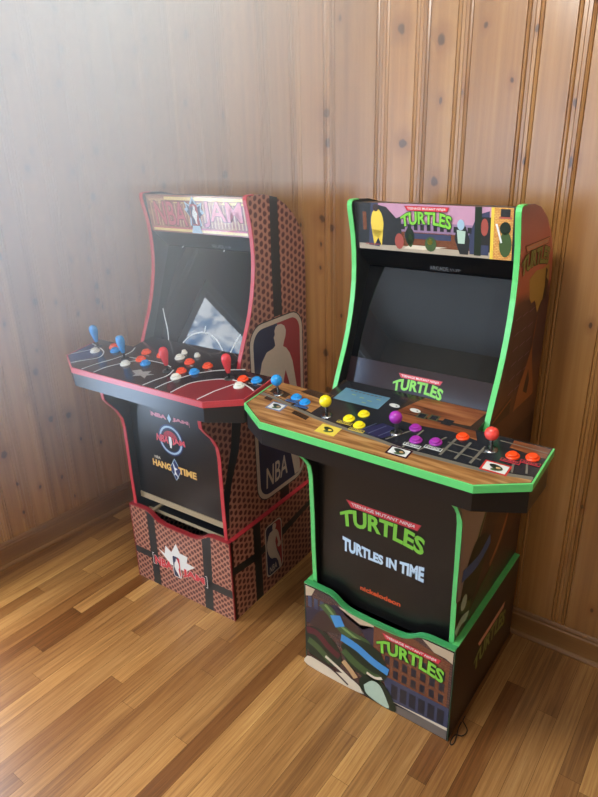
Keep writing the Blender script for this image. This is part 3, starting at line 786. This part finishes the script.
def t_marquee(mb, fr):
    z0, z1 = 1.396, 1.525
    rect(mb, fr, -.19, 1.45, .18, z1, PINKS, 1); rect(mb, fr, -.222, z0, .222, 1.412, GROUND, 1); rect(mb, fr, -.1, 1.412, .13, 1.455, BRICKR, 1)
    rect(mb, fr, -.1, 1.452, .12, 1.478, LILAC, 2)
    for i in range(11): rect(mb, fr, -.085+i*.019, 1.457, -.074+i*.019, 1.472, SHADOWP, 3)
    rect(mb, fr, -.075, 1.434, .06, 1.449, SLATE, 3)
    rect(mb, fr, -.222, 1.412, -.165, z1, SHADOWP, 2); rect(mb, fr, -.206, 1.45, -.194, 1.50, BRICKR, 3)
    poly(mb, fr, [(-.165, 1.41), (-.085, 1.412), (-.085, 1.492), (-.10, 1.486), (-.13, 1.515), (-.165, 1.522)], SHADOWP, 3)
    poly(mb, fr, [(-.19, 1.408), (-.155, 1.405), (-.155, z1), (-.178, z1)], SLATE, 3)
    poly(mb, fr, ell(-.160, 1.470, .020, .040, 16), YEL, 4); poly(mb, fr, [(-.178, 1.452), (-.142, 1.452), (-.148, 1.408), (-.158, 1.43), (-.172, 1.408)], YEL, 4)
    poly(mb, fr, ell(-.163, 1.512, .009, .010, 12), UMBER, 5)
    poly(mb, fr, [(-.08, 1.405), (-.02, 1.405), (.05, 1.416), (-.06, 1.416)], IVORY, 3)
    for x, z, rx, rz, m in ((-.092, 1.424, .014, .022, REDD), (-.06, 1.44, .014, .024, DKG), (-.058, 1.428, .008, .018, OLIVE), (.002, 1.422, .017, .020, OLIVE), (.0, 1.428, .008, .008, YEL)):
        poly(mb, fr, ell(x, z, rx, rz, 12), m, 4)
    poly(mb, fr, [(.075, 1.47), (.10, 1.475), (.112, 1.44), (.108, 1.402), (.085, 1.402), (.07, 1.44)], SHADOWP, 4); poly(mb, fr, ell(.087, 1.478, .010, .014, 12), SKYL, 5); poly(mb, fr, [(.076, 1.465), (.10, 1.462), (.098, 1.43), (.08, 1.43)], PALEG, 5)
    poly(mb, fr, [(.108, 1.45), (.13, 1.505), (.162, 1.515), (.162, 1.404), (.112, 1.404)], SLATE, 3)
    rect(mb, fr, .124, 1.402, .142, z1, DKG, 5)
    rect(mb, fr, .142, 1.43, .168, 1.50, SHADOWP, 4); poly(mb, fr, ell(.150, 1.475, .010, .022, 12), REDD, 5)
    rect(mb, fr, .166, z0, .222, z1, ORB, 4); rect(mb, fr, .166, z0, .174, z1, YEL, 5)
    rect(mb, fr, .190, 1.503, .214, 1.522, SHADOWP, 5); rect(mb, fr, .186, 1.498, .218, 1.503, REDD, 5)
    poly(mb, fr, ell(.203, 1.475, .014, .016, 14), DKG, 6); poly(mb, fr, ell(.205, 1.435, .016, .032, 14), OLIVE, 6); poly(mb, fr, [(.178, 1.485), (.183, 1.486), (.197, 1.44), (.193, 1.438)], WHITE, 7)
    shell_title(mb.part('title_logo'), lambda a, b, k=1: fr(a, b, k+8), -.084, .062, 1.463, .056)
    letters(mb.part('maker_lettering'), fr, 'nickelodeon', boxwarp(-.200, 1.409, -.155, 1.415), REDD, 6, .02)
def t_bezel(mb, fr):
    rect(mb.part('bezel_print'), fr, -HI, .99, HI, 1.072, PLUMB, 1)
    shell_title(mb.part('title_logo'), lambda a, b, k=1: fr(a, b, k+1), -.072, .084, 1.0, .050)
PLUMB = flat('dark_plum_print', '#2a1f22', .12)
def t_panel(mb, fr):
    shell_title(mb.part('title_logo'), fr, -.150, .130, .588, .096)
    def wav(u, v):
        c = abs(2*u-1); hgt = .034+.020*c**1.5
        mid = .522-.006*(1-c)-.012*c*0
        return -.143+.277*u, (mid-hgt/2)+hgt*v+.004
    letters(mb.part('subtitle_lettering'), fr, 'TURTLES IN TIME', wav, SKYW, 3, .05, SLATE, .03)
    letters(mb.part('maker_lettering'), fr, 'nickelodeon', boxwarp(-.077, .3775, .064, .3955), NICK, 2, .035)
SKYW = flat('icy_white_print', '#c4dcea', .3); NICK = flat('orange_print', '#c9502a', .3)
def t_riser(mb, fr):
    poly(mb, fr, [(-RW+.004, .002), (RW-.004, .002), (RW-.004, .34), (.15, .34), (.11, .316), (-.09, .312), (-.15, .338), (-RW+.004, .342)], STREET, 1)
    poly(mb, fr, [(-.13, .318), (-.02, .308), (.0, .306), (.0, .30), (-.04, .27), (-.10, .29)], SKYP, 2); poly(mb, fr, [(.16, .342), (.258, .342), (.258, .30), (.235, .31), (.20, .312)], SKYP, 2)
    poly(mb, fr, [(-.258, .342), (-.22, .342), (-.235, .31), (-.258, .30)], SKYP, 2)
    poly(mb, fr, [(.0, .306), (.10, .308), (.13, .326), (.25, .30), (.25, .13), (.0, .13)], BRICKR, 2)
    rect(mb, fr, .0, .118, .258, .130, SLATE, 3); poly(mb, fr, [(.04, .118), (.258, .118), (.258, .045), (.06, .030)], SLATE, 2)
    for i in range(6): rect(mb, fr, .068+i*.031, .055, .090+i*.031, .112, WINDOW, 3)
    for r in range(3):
        for i in range(8):
            if r == 2 and i < 1: continue
            rect(mb, fr, .012+i*.030, .142+r*.044, .029+i*.030, .170+r*.044, WINDOW, 3)
            rect(mb, fr, .010+i*.030, .138+r*.044, .031+i*.030, .142+r*.044, UMBER, 3)
    poly(mb, fr, [(-.258, .19), (-.10, .25), (-.04, .26), (.0, .2), (.0, .30), (-.05, .285), (-.09, .300), (-.14, .318), (-.258, .25)], DUSK, 2)
    for i in range(4): rect(mb, fr, -.248+i*.024, .262, -.234+i*.024, .305, SLATE, 3)
    rect(mb, fr, .05, .002, .258, .040, PAVE, 2); poly(mb, fr, [(.05, .040), (.258, .052), (.258, .040)], IVORY, 3)
    mb = mb.part('painted_strokes')
    # plain painted strokes in the corner of the print
    def blob(L, m, k): poly(mb, fr, spline(L+[L[0]], 4)[:-1], m, k)
    blob([(-.245, .19), (-.20, .265), (-.13, .288), (-.06, .275), (-.045, .25), (-.12, .21), (-.20, .185)], UMBER, 4)
    blob([(-.205, .286), (-.175, .306), (-.145, .295), (-.125, .262), (-.08, .245), (-.015, .236), (-.02, .205), (-.055, .19), (-.10, .205), (-.145, .235), (-.17, .262)], OLIVE, 5)
    line(mb, fr, spline([(-.18, .300), (-.15, .275), (-.12, .245), (-.06, .225), (-.02, .22)], 4), .010, MOSS, 6)
    poly(mb, fr, [(-.160, .268), (-.122, .285), (-.105, .250), (-.140, .228)], AQUA, 7)
    blob([(-.258, .165), (-.22, .188), (-.165, .178), (-.125, .135), (-.118, .085), (-.15, .055), (-.20, .055), (-.258, .075)], DKG, 5)
    line(mb, fr, spline([(-.256, .158), (-.215, .165), (-.165, .13), (-.125, .112)], 4), .026, MAROON, 7)
    line(mb, fr, spline([(-.25, .12), (-.21, .105), (-.16, .07)], 4), .028, OLIVE, 6)
    blob([(-.118, .165), (-.085, .215), (-.03, .228), (.02, .215), (.052, .165), (.045, .115), (.0, .085), (-.06, .088), (-.10, .115)], DKG, 7)
    line(mb, fr, spline([(-.118, .200), (-.06, .190), (.0, .165), (.056, .152)], 4), .030, AQUA, 9)
    line(mb, fr, spline([(-.11, .150), (-.06, .120), (.0, .105), (.03, .11)], 4), .030, OLIVE, 8)
    line(mb, fr, spline([(-.02, .108), (.01, .103), (.035, .116)], 4), .010, IVORY, 10)
    blob([(-.05, .06), (-.02, .098), (.035, .098), (.075, .05), (.085, .004), (.02, .003), (-.035, .015)], DKG, 8)
    blob([(-.03, .05), (.0, .085), (.03, .08), (.055, .035), (.062, .006), (.02, .006), (-.02, .02)], PALEG, 9)
    blob([(-.256, .045), (-.21, .055), (-.15, .04), (-.10, .05), (-.045, .032), (-.045, .004), (-.256, .004)], IVORY, 8)
    line(mb, fr, spline([(-.25, .055), (-.16, .045), (-.09, .012)], 4), .008, UMBER, 9); line(mb, fr, spline([(-.18, .085), (-.12, .06), (-.06, .03)], 4), .012, IVORY, 9)
    line(mb, fr, spline([(-.11, .105), (-.085, .085), (-.06, .06)], 4), .022, TAN, 10)
    shell_title(mb.part('title_logo'), lambda a, b, k=1: fr(a, b, k+4), .014, .235, .212, .082)
def t_rside(mb, fr):
    rect(mb, fr, .022, .004, .536, .346, UMBERD, 1)
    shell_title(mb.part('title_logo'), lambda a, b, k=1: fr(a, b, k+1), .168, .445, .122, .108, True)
UMBERD = flat('dark_umber_print', '#2c1f1a', .3)
def t_side(mb, fr):
    # upper picture: street behind a poster title
    for r in range(6):
        for c_ in range(3): line(mb, fr, [(.27+.055*c_+.012*r*0, 1.03+.042*r), (.31+.055*c_, 1.034+.042*r)], .0022, LILAC, 2)
    for c_ in range(4): line(mb, fr, [(.262+.055*c_, 1.02), (.268+.055*c_, 1.26)], .002, UMBER, 2)
    poly(mb, fr, [(.345, 1.335), (.40, 1.35), (.46, 1.345), (.515, 1.352), (.53, 1.30), (.51, 1.26), (.475, 1.25), (.45, 1.222), (.415, 1.265), (.385, 1.262), (.365, 1.28)], MUSTARD, 2)
    poly(mb, fr, [(.485, 1.345), (.505, 1.335), (.50, 1.315), (.525, 1.30), (.515, 1.255), (.485, 1.25), (.495, 1.29)], UMBER, 3)
    poly(mb, fr, spline([(.33, .96), (.36, 1.03), (.40, 1.07), (.445, 1.14), (.46, 1.22), (.44, 1.14), (.47, 1.05), (.50, .98), (.50, .96)], 3), COPPER, 3)
    poly(mb, fr, [(.40, 1.0), (.43, 1.06), (.45, 1.02), (.44, .98)], UMBER, 4)
    poly(mb, fr, [(.145, .97), (.17, 1.0), (.30, 1.02), (.30, .965)], UMBER, 2); line(mb, fr, [(.16, .985), (.30, 1.01)], .006, COPPER, 3)
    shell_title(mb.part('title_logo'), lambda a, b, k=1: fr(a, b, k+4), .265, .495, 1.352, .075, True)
    mb = mb.part('lower_picture')
    poly(mb, fr, [(-.060, .889), (.26, .889), (.20, .70), (.12, .56), (.07, .48), (.014, .50), (.014, .76), (-.03, .83)], CONC, 2)
    poly(mb, fr, [(.22, .889), (.55, .889), (.55, .36), (.30, .36), (.20, .62)], UMBER, 2)
    def blob(L, m, k): poly(mb, fr, spline(L+[L[0]], 4)[:-1], m, k)
    blob([(.05, .50), (.075, .58), (.13, .635), (.20, .625), (.25, .575), (.20, .50), (.14, .42), (.06, .40), (.03, .44)], DKG, 4)
    line(mb, fr, spline([(.045, .57), (.10, .56), (.17, .555), (.25, .58)], 4), .038, DENIM, 6)
    line(mb, fr, spline([(.04, .47), (.08, .44), (.13, .42)], 4), .035, OLIVE, 5); poly(mb, fr, ell(.075, .462, .022, .026, 14), PALEG, 7)
    line(mb, fr, [(.14, .63), (.20, .72), (.27, .83)], .016, OLIVE, 4)
    blob([(.25, .56), (.31, .63), (.39, .64), (.42, .58), (.36, .50), (.27, .46)], SOIL, 4)
    line(mb, fr, spline([(.27, .47), (.34, .52), (.42, .62), (.48, .70)], 4), .020, COPPER, 5)
    blob([(.40, .58), (.46, .64), (.51, .63), (.50, .54), (.43, .50)], SOIL, 4)
    line(mb, fr, spline([(.03, .38), (.07, .40), (.12, .385)], 3), .03, PALEG, 5); line(mb, fr, spline([(.10, .365), (.20, .42), (.30, .45)], 3), .018, OLIVE, 5)
MUSTARD = flat('mustard_print', '#b5944a', .3); COPPER = flat('copper_print', '#9a5c34', .3); CONC = flat('grey_wall_print', '#968478', .3); DENIM = flat('denim_print', '#345a94', .3); SOIL = flat('soil_print', '#4e3424', .3)
CRATE = planks_print('printed_crate_wood', '#6a4526', '#96693c', '#b58a58', 0, 1, 7, 90)
CRATE2 = planks_print('printed_red_wood', '#4a2a1c', '#7a4428', '#96603a', 0, 1, 6, 60)
DARKP = flat('dark_street_print', '#25262a', .16); RAIL = flat('steel_rail_print', '#6c675c', .2); INDIGO = flat('indigo_print', '#2c2a48', .18); TEAL = flat('placard_teal_print', '#5c8296', .22); CARDW = flat('card_white_print', '#cfd2cc', .2); CARDY = flat('card_yellow_print', '#d6c04a', .2); CARDR = flat('card_red_print', '#b8322e', .2); CARDD = flat('card_plum_print', '#3a1a24', .2); CARDB = flat('card_grey_blue_print', '#6c7a98', .2)
def t_deck(mb, fr):
    # front crate boards, rail line, dark street band, boards at the back
    edge = [(-.418, .012), (-.35, .002), (-.283, -.012), (-.19, -.034), (-.058, -.051), (.026, -.056), (.103, -.066), (.213, -.063), (.309, -.061), (.36, -.052), (.418, -.040)]
    poly(mb, fr, edge[::-1]+[(-.418, -.056), (-.311, -.1205), (.311, -.1205), (.418, -.056)], CRATE, 1)
    poly(mb, fr, edge+[(.418, .094), (-.418, .094)], DARKP, 1)
    poly(mb, fr, [(-.418, .015), (-.283, -.008), (-.21, -.02), (-.20, .094), (-.418, .094)], CRATE, 2)
    for L in ([(-.40, .03), (-.33, .018), (-.33, .045), (-.40, .06)], [(-.39, -.01), (-.36, -.015), (-.36, .0), (-.39, .005)], [(-.29, -.01), (-.23, -.02), (-.23, .0), (-.29, .012)], [(-.31, .07), (-.21, .055), (-.21, .09), (-.30, .094)], [(-.26, -.045), (-.20, -.058), (-.20, -.04), (-.26, -.028)]):
        poly(mb, fr, L, UMBERG, 3)
    line(mb, fr, edge, .012, RAIL, 3); line(mb, fr, [(a, b+.010) for a, b in edge], .003, DARKP, 3)
    # red boards at the back and right
    poly(mb, fr, [(.0, .09), (.21, .105), (.222, .190), (.04, .190)], CRATE2, 2); poly(mb, fr, [(.02, .055), (.075, .05), (.18, .062), (.25, .05), (.23, .09), (.0, .09)], CRATE2, 2)
    rect(mb, fr, -.222, .075, .0, .19, DARKP, 2)
    for x, y in ((.077, .097), (.110, .101), (.151, .096)): rect(mb, fr, x-.015, y-.013, x+.013, y+.015, OLIVE2 if x < .14 else DARKP, 4); 
    for x, y in ((.077, .097), (.110, .101), (.151, .096)): rect(mb, fr, x-.010, y-.009, x+.008, y+.011, DARKP, 5)
    # rail sleepers on the right
    for x in (.196, .235, .273): line(mb, fr, [(x, -.048), (x+.006, .034)], .007, RAIL, 4)
    for y in (-.02, .012): line(mb, fr, [(.19, y), (.29, y-.004)], .004, RAIL, 4)
    for a, b in (((.10, -.058), (.112, .035)), ((.14, -.055), (.178, .03)), ((.045, -.045), (.085, .02)), ((.40, -.03), (.385, .02)), ((.37, -.04), (.36, .0))): line(mb, fr, [a, b], .005, RAIL, 4)
    poly(mb, fr, [(-.05, -.045), (.03, -.05), (.07, .01), (.0, .02)], INDIGO, 2)
    for i in range(3): line(mb, fr, [(-.04+.03*i, -.04), (-.015+.03*i, .012)], .004, SLATE, 3)
    poly(mb, fr, [(.33, .055), (.418, .045), (.418, .09), (.33, .09)], CRATE2, 2); line(mb, fr, [(.30, .075), (.418, .07)], .004, RAIL, 3)
    part = mb.part; mb = part('instruction_placard')
    rect(mb, fr, -.205, .072, -.040, .156, DARKP, 4); rect(mb, fr, -.198, .077, -.048, .148, TEAL, 5)
    for i in range(8): rect(mb, fr, -.175+i*.0135, .136, -.166+i*.0135, .141, SHADOWP, 6)
    for x, y in ((-.16, .118), (-.13, .112), (-.10, .105), (-.08, .122), (-.11, .09)): rect(mb, fr, x, y, x+.014, y+.004, MOSS, 6)
    for x in (-.017, .047): mb = part('start_icon'); poly(mb, fr, ell(x, .115, .017, .009, 16, -.15), CARDW, 5); poly(mb, fr, ell(x+.007, .114, .003, .003, 10), SHADOWP, 6)
    # player cards (plain pictures)
    for (x0, y0, x1, y1), fm, cm in (((-.350, -.054, -.295, -.014), CARDB, CARDW), ((-.145, -.095, -.083, -.053), CARDY, CARDY), ((.073, -.100, .133, -.062), CARDD, CARDW), ((.300, -.060, .364, -.018), CARDR, CARDW)):
        mb = part('player_card')
        rect(mb, fr, x0, y0, x1, y1, fm, 5); rect(mb, fr, x0+.005, y0+.005, x1-.005, y1-.005, cm, 6)
        cx, cy = (x0+x1)/2, (y0+y1)/2
        poly(mb, fr, ell(cx, cy+.003, .018, .008, 14, -.3), DKG, 7); poly(mb, fr, ell(cx+.004, cy-.006, .014, .006, 14, .3), OLIVE, 7); poly(mb, fr, ell(cx+.006, cy, .006, .004, 10), YEL if cm is CARDY else TAN, 8)
    # button captions
    for (x, y), m, txt in (((-.094, -.024), YEL, 'JUMP'), ((-.045, -.042), YEL, 'ATTACK'), ((.118, -.042), WHITE, 'JUMP'), ((.170, -.030), WHITE, 'ATTACK'), ((.352, .000), LRED, 'JUMP'), ((.394, .013), LRED, 'ATTACK'), ((-.298, .012), BLUEP, 'JUMP'), ((-.256, -.002), BLUEP, 'ATTACK')):
        mb = part('caption')
        rect(mb, fr, x-.023, y-.0065, x+.023, y+.0065, m, 6); rect(mb, fr, x-.0215, y-.0040, x+.0215, y+.0052, SHADOWP, 7)
        letters(mb, fr, txt, boxwarp(x-.018, y-.0033, x+.018, y+.0033), m, 8, .02)
UMBERG = flat('gloss_umber_print', '#3a2a1e', .18); OLIVE2 = flat('gloss_olive_print', '#4a4a34', .2)
root_t = empty('arcade_machine', (-.004, 0, 0), 0, 'arcade machine with green edging and ball-top joysticks, standing in front on the right', 'arcade machine', 'arcade machines along the pine wall')
machine(root_t, dict(trim=GREEN, riser_trim=flat('green_riser_edge', '#3f9a58', .35), corner=flat('dark_green_corner', '#24402e', .35), low=[(.030, .30), (.022, .48), (.020, .60), (.016, .70), (.013, .755), (.004, .79), (-.014, .815), (-.036, .838), (-.058, .857), (-.068, .868), (-.070, .889)],
    side_mat=SIDE_T, side_art=t_side, marquee_mat=SHADOWP, marquee_art=t_marquee, badge=(-.026, .068), bezel_mat=GLOSSB, bezel_art=t_bezel, panel_y=.045, panel_bottom=.305, panel_mat=flat('charcoal_panel', '#131211', .3), panel_art=t_panel,
    deck_mat=flat('deck_edge_print', '#3a2c22', .2), deck_art=t_deck, ball=True,
    joysticks=[((-.366, .031), 'blue'), ((-.160, -.012), 'yellow'), ((.054, -.005), 'purple'), ((.295, .027), 'coral')],
    buttons=B4('blue', [(-.301, .035), (-.260, .021)])+B4('yellow', [(-.094, -.001), (-.070, .037), (-.051, -.018)])+B4('purple', [(.089, .034), (.116, -.016), (.164, -.003)])
        + B4('orange', [(.213, .049), (.349, .024), (.392, .037)])+[],
    riser_front=flat('riser_print_ground', '#241f24', .25), riser_side=flat('riser_side_dark', '#2c1f1a', .3), riser_art=t_riser, riser_side_art=t_rside))

# ------------------------------------------------------------------ loose cord at the riser corner
CORD = flat('black_cord_rubber', '#14120f', .5)
mb = MB()
r_ = .0016
pts = [(.2665, .115, r_), (.2680, .095, r_), (.2740, .088, r_), (.2820, .080, r_+.003), (.2930, .066, r_+.006), (.2950, .050, r_+.006), (.2880, .038, r_+.004), (.2780, .036, r_+.002), (.2700, .034, r_), (.2665, .022, r_), (.2665, .006, r_), (.2715, -.006, r_), (.2770, .0, r_), (.2770, .016, r_), (.2730, .036, r_+.005), (.2690, .058, r_+.006), (.2680, .080, r_+.008)]
mb.tube(spline(pts, 6), r_, CORD, 8)
c_ = mb.build('power_cord'); c_['label'] = 'thin black cord looped on the floor at the front corner of the green-edged machine'; c_['category'] = 'cord'

# ------------------------------------------------------------------ daylight
W = bpy.data.worlds.new('World'); scene.world = W; W.use_nodes = True
nt = W.node_tree; bg = nt.nodes['Background']
tc = nt.nodes.new('ShaderNodeTexCoord'); sp = nt.nodes.new('ShaderNodeSeparateXYZ'); nt.links.new(tc.outputs['Generated'], sp.inputs[0])
no = nt.nodes.new('ShaderNodeTexNoise'); no.inputs['Scale'].default_value = 17; no.inputs['Detail'].default_value = 6; no.inputs['Roughness'].default_value = .75
nt.links.new(tc.outputs['Generated'], no.inputs['Vector'])
rp = nt.nodes.new('ShaderNodeValToRGB'); r = rp.color_ramp
r.elements[0].position = .46; r.elements[0].color = (.06, .20, .45, 1); r.elements[1].position = .55; r.elements[1].color = (.88, 1.0, 1.1, 1)
nt.links.new(no.outputs[0], rp.inputs[0])
up = nt.nodes.new('ShaderNodeMapRange'); up.inputs[1].default_value = .34; up.inputs[2].default_value = .60
nt.links.new(sp.outputs[2], up.inputs[0])
mx = nt.nodes.new('ShaderNodeMix'); mx.data_type = 'RGBA'; mx.inputs[7].default_value = (1.0, 1.0, 1.0, 1)
nt.links.new(up.outputs[0], mx.inputs[0]); nt.links.new(rp.outputs[0], mx.inputs[6])
nt.links.new(mx.outputs[2], bg.inputs[0]); SKY_FRONT, SKY_LEFT = 5.0, 17.0
st = nt.nodes.new('ShaderNodeMapRange'); st.interpolation_type = 'SMOOTHSTEP'      # the sky is brightest on the left-hand side of the house
st.inputs[1].default_value = .0; st.inputs[2].default_value = -.6; st.inputs[3].default_value = SKY_FRONT; st.inputs[4].default_value = SKY_LEFT
nt.links.new(sp.outputs[0], st.inputs[0]); nt.links.new(st.outputs[0], bg.inputs[1])
def portal(name, loc, rot, sx, sy):
    l = bpy.data.lights.new(name, 'AREA'); l.shape = 'RECTANGLE'; l.size = sx; l.size_y = sy; l.cycles.is_portal = True
    o = bpy.data.objects.new(name, l); COL.objects.link(o); o.location = loc; o.rotation_euler = rot; return o
cw = lw((WY0+WY1)/2, -.03, (WZ0+WZ1)/2)
portal('window_daylight', cw, (0, -PI/2, 0), WZ1-WZ0, WY1-WY0).rotation_euler = (0, -PI/2, -TL)
cw = lw((VY0+VY1)/2, -.03, (VZ0+VZ1)/2)
portal('fill_window_daylight', cw, (0, -PI/2, 0), VZ1-VZ0, VY1-VY0).rotation_euler = (0, -PI/2, -TL)
portal('front_window_daylight', ((FX0+FX1)/2, YF-.03, (FZ0+FZ1)/2), (PI/2, 0, 0), FX1-FX0, FZ1-FZ0)

gl = bpy.data.lights.new('upper_wall_fill', 'POINT'); gl.energy = 44; gl.shadow_soft_size = .13; gl.color = (1, .985, .92)  # unseen lamp, added to brighten the upper wall
go = bpy.data.objects.new('upper_wall_fill', gl); COL.objects.link(go); go.location = (.02, -.56, 2.34)

# thin haze volume added to imitate lens glare, thickest at the upper left
hm = bpy.data.materials.new('glare_veil'); hm.use_nodes = True; ht = hm.node_tree; ht.nodes.remove(ht.nodes['Principled BSDF'])
vs_ = ht.nodes.new('ShaderNodeVolumeScatter'); vs_.inputs['Color'].default_value = (.87, .965, 1.0, 1)
ge = ht.nodes.new('ShaderNodeTexCoord'); vm = ht.nodes.new('ShaderNodeVectorMath'); vm.operation = 'DISTANCE'; vm.inputs[1].default_value = (-1.62, .10, 2.40)
ht.links.new(ge.outputs['Object'], vm.inputs[0])
mr_ = ht.nodes.new('ShaderNodeMapRange'); mr_.interpolation_type = 'SMOOTHERSTEP'
mr_.inputs[1].default_value = 0.0; mr_.inputs[2].default_value = 2.3; mr_.inputs[3].default_value = GLARE_VEIL; mr_.inputs[4].default_value = 0
ht.links.new(vm.outputs['Value'], mr_.inputs[0]); ht.links.new(mr_.outputs[0], vs_.inputs['Density']); ht.links.new(vs_.outputs[0], ht.nodes['Material Output'].inputs['Volume'])
mb = MB(); x0, x1, y0, y1 = XL+.05, .45, -.95, YB-.03
mb.prism([(x0, y0), (x1, y0), (x1, -.17), (-1.325, -.17), (-1.325, y1), (x0, y1)], lambda x, y, d: (x, y, d), .15, 1.079, hm)
mb.prism([(x0, y0), (x1, y0), (x1, -.17), (-.46, -.17), (-.46, .09), (-1.15, .09), (-1.15, y1), (x0, y1)], lambda x, y, d: (x, y, d), 1.08, 1.559, hm)
mb.prism([(x0, y0), (x1, y0), (x1, y1), (x0, y1)], lambda x, y, d: (x, y, d), 1.56, H-.01, hm)
hz = mb.build('veil', kind='stuff')
hz['label'] = 'pale bluish haze added to imitate lens glare before the upper left wall'; hz['category'] = 'veil'

# ------------------------------------------------------------------ camera
cam = bpy.data.cameras.new('camera'); co = bpy.data.objects.new('camera', cam); COL.objects.link(co)
px, py, pz, yaw, pitch, roll, f = .741, -1.337, 1.685, -.647, .388, -.026, 627.4
cy, sy, cp, spi = math.cos(yaw), math.sin(yaw), math.cos(pitch), math.sin(pitch)
fw = Vector((sy*cp, cy*cp, -spi)); rt = Vector((cy, -sy, 0)); uu = rt.cross(fw)
r2 = rt*math.cos(roll)+uu*math.sin(roll); u2 = -rt*math.sin(roll)+uu*math.cos(roll)
co.matrix_world = Matrix(((r2.x, u2.x, -fw.x, px), (r2.y, u2.y, -fw.y, py), (r2.z, u2.z, -fw.z, pz), (0, 0, 0, 1)))
cam.sensor_fit = 'VERTICAL'; cam.sensor_height = 36; cam.lens = f*36/797; cam.clip_start = .02
scene.camera = co
scene.view_settings.view_transform = 'Standard'; scene.view_settings.look = 'None'; scene.view_settings.gamma = 1; scene.view_settings.exposure = 0
scene.cycles.use_denoising = True
scene.cycles.volume_bounces = 4; scene.cycles.max_bounces = 10; scene.cycles.diffuse_bounces = 6; scene.cycles.glossy_bounces = 5
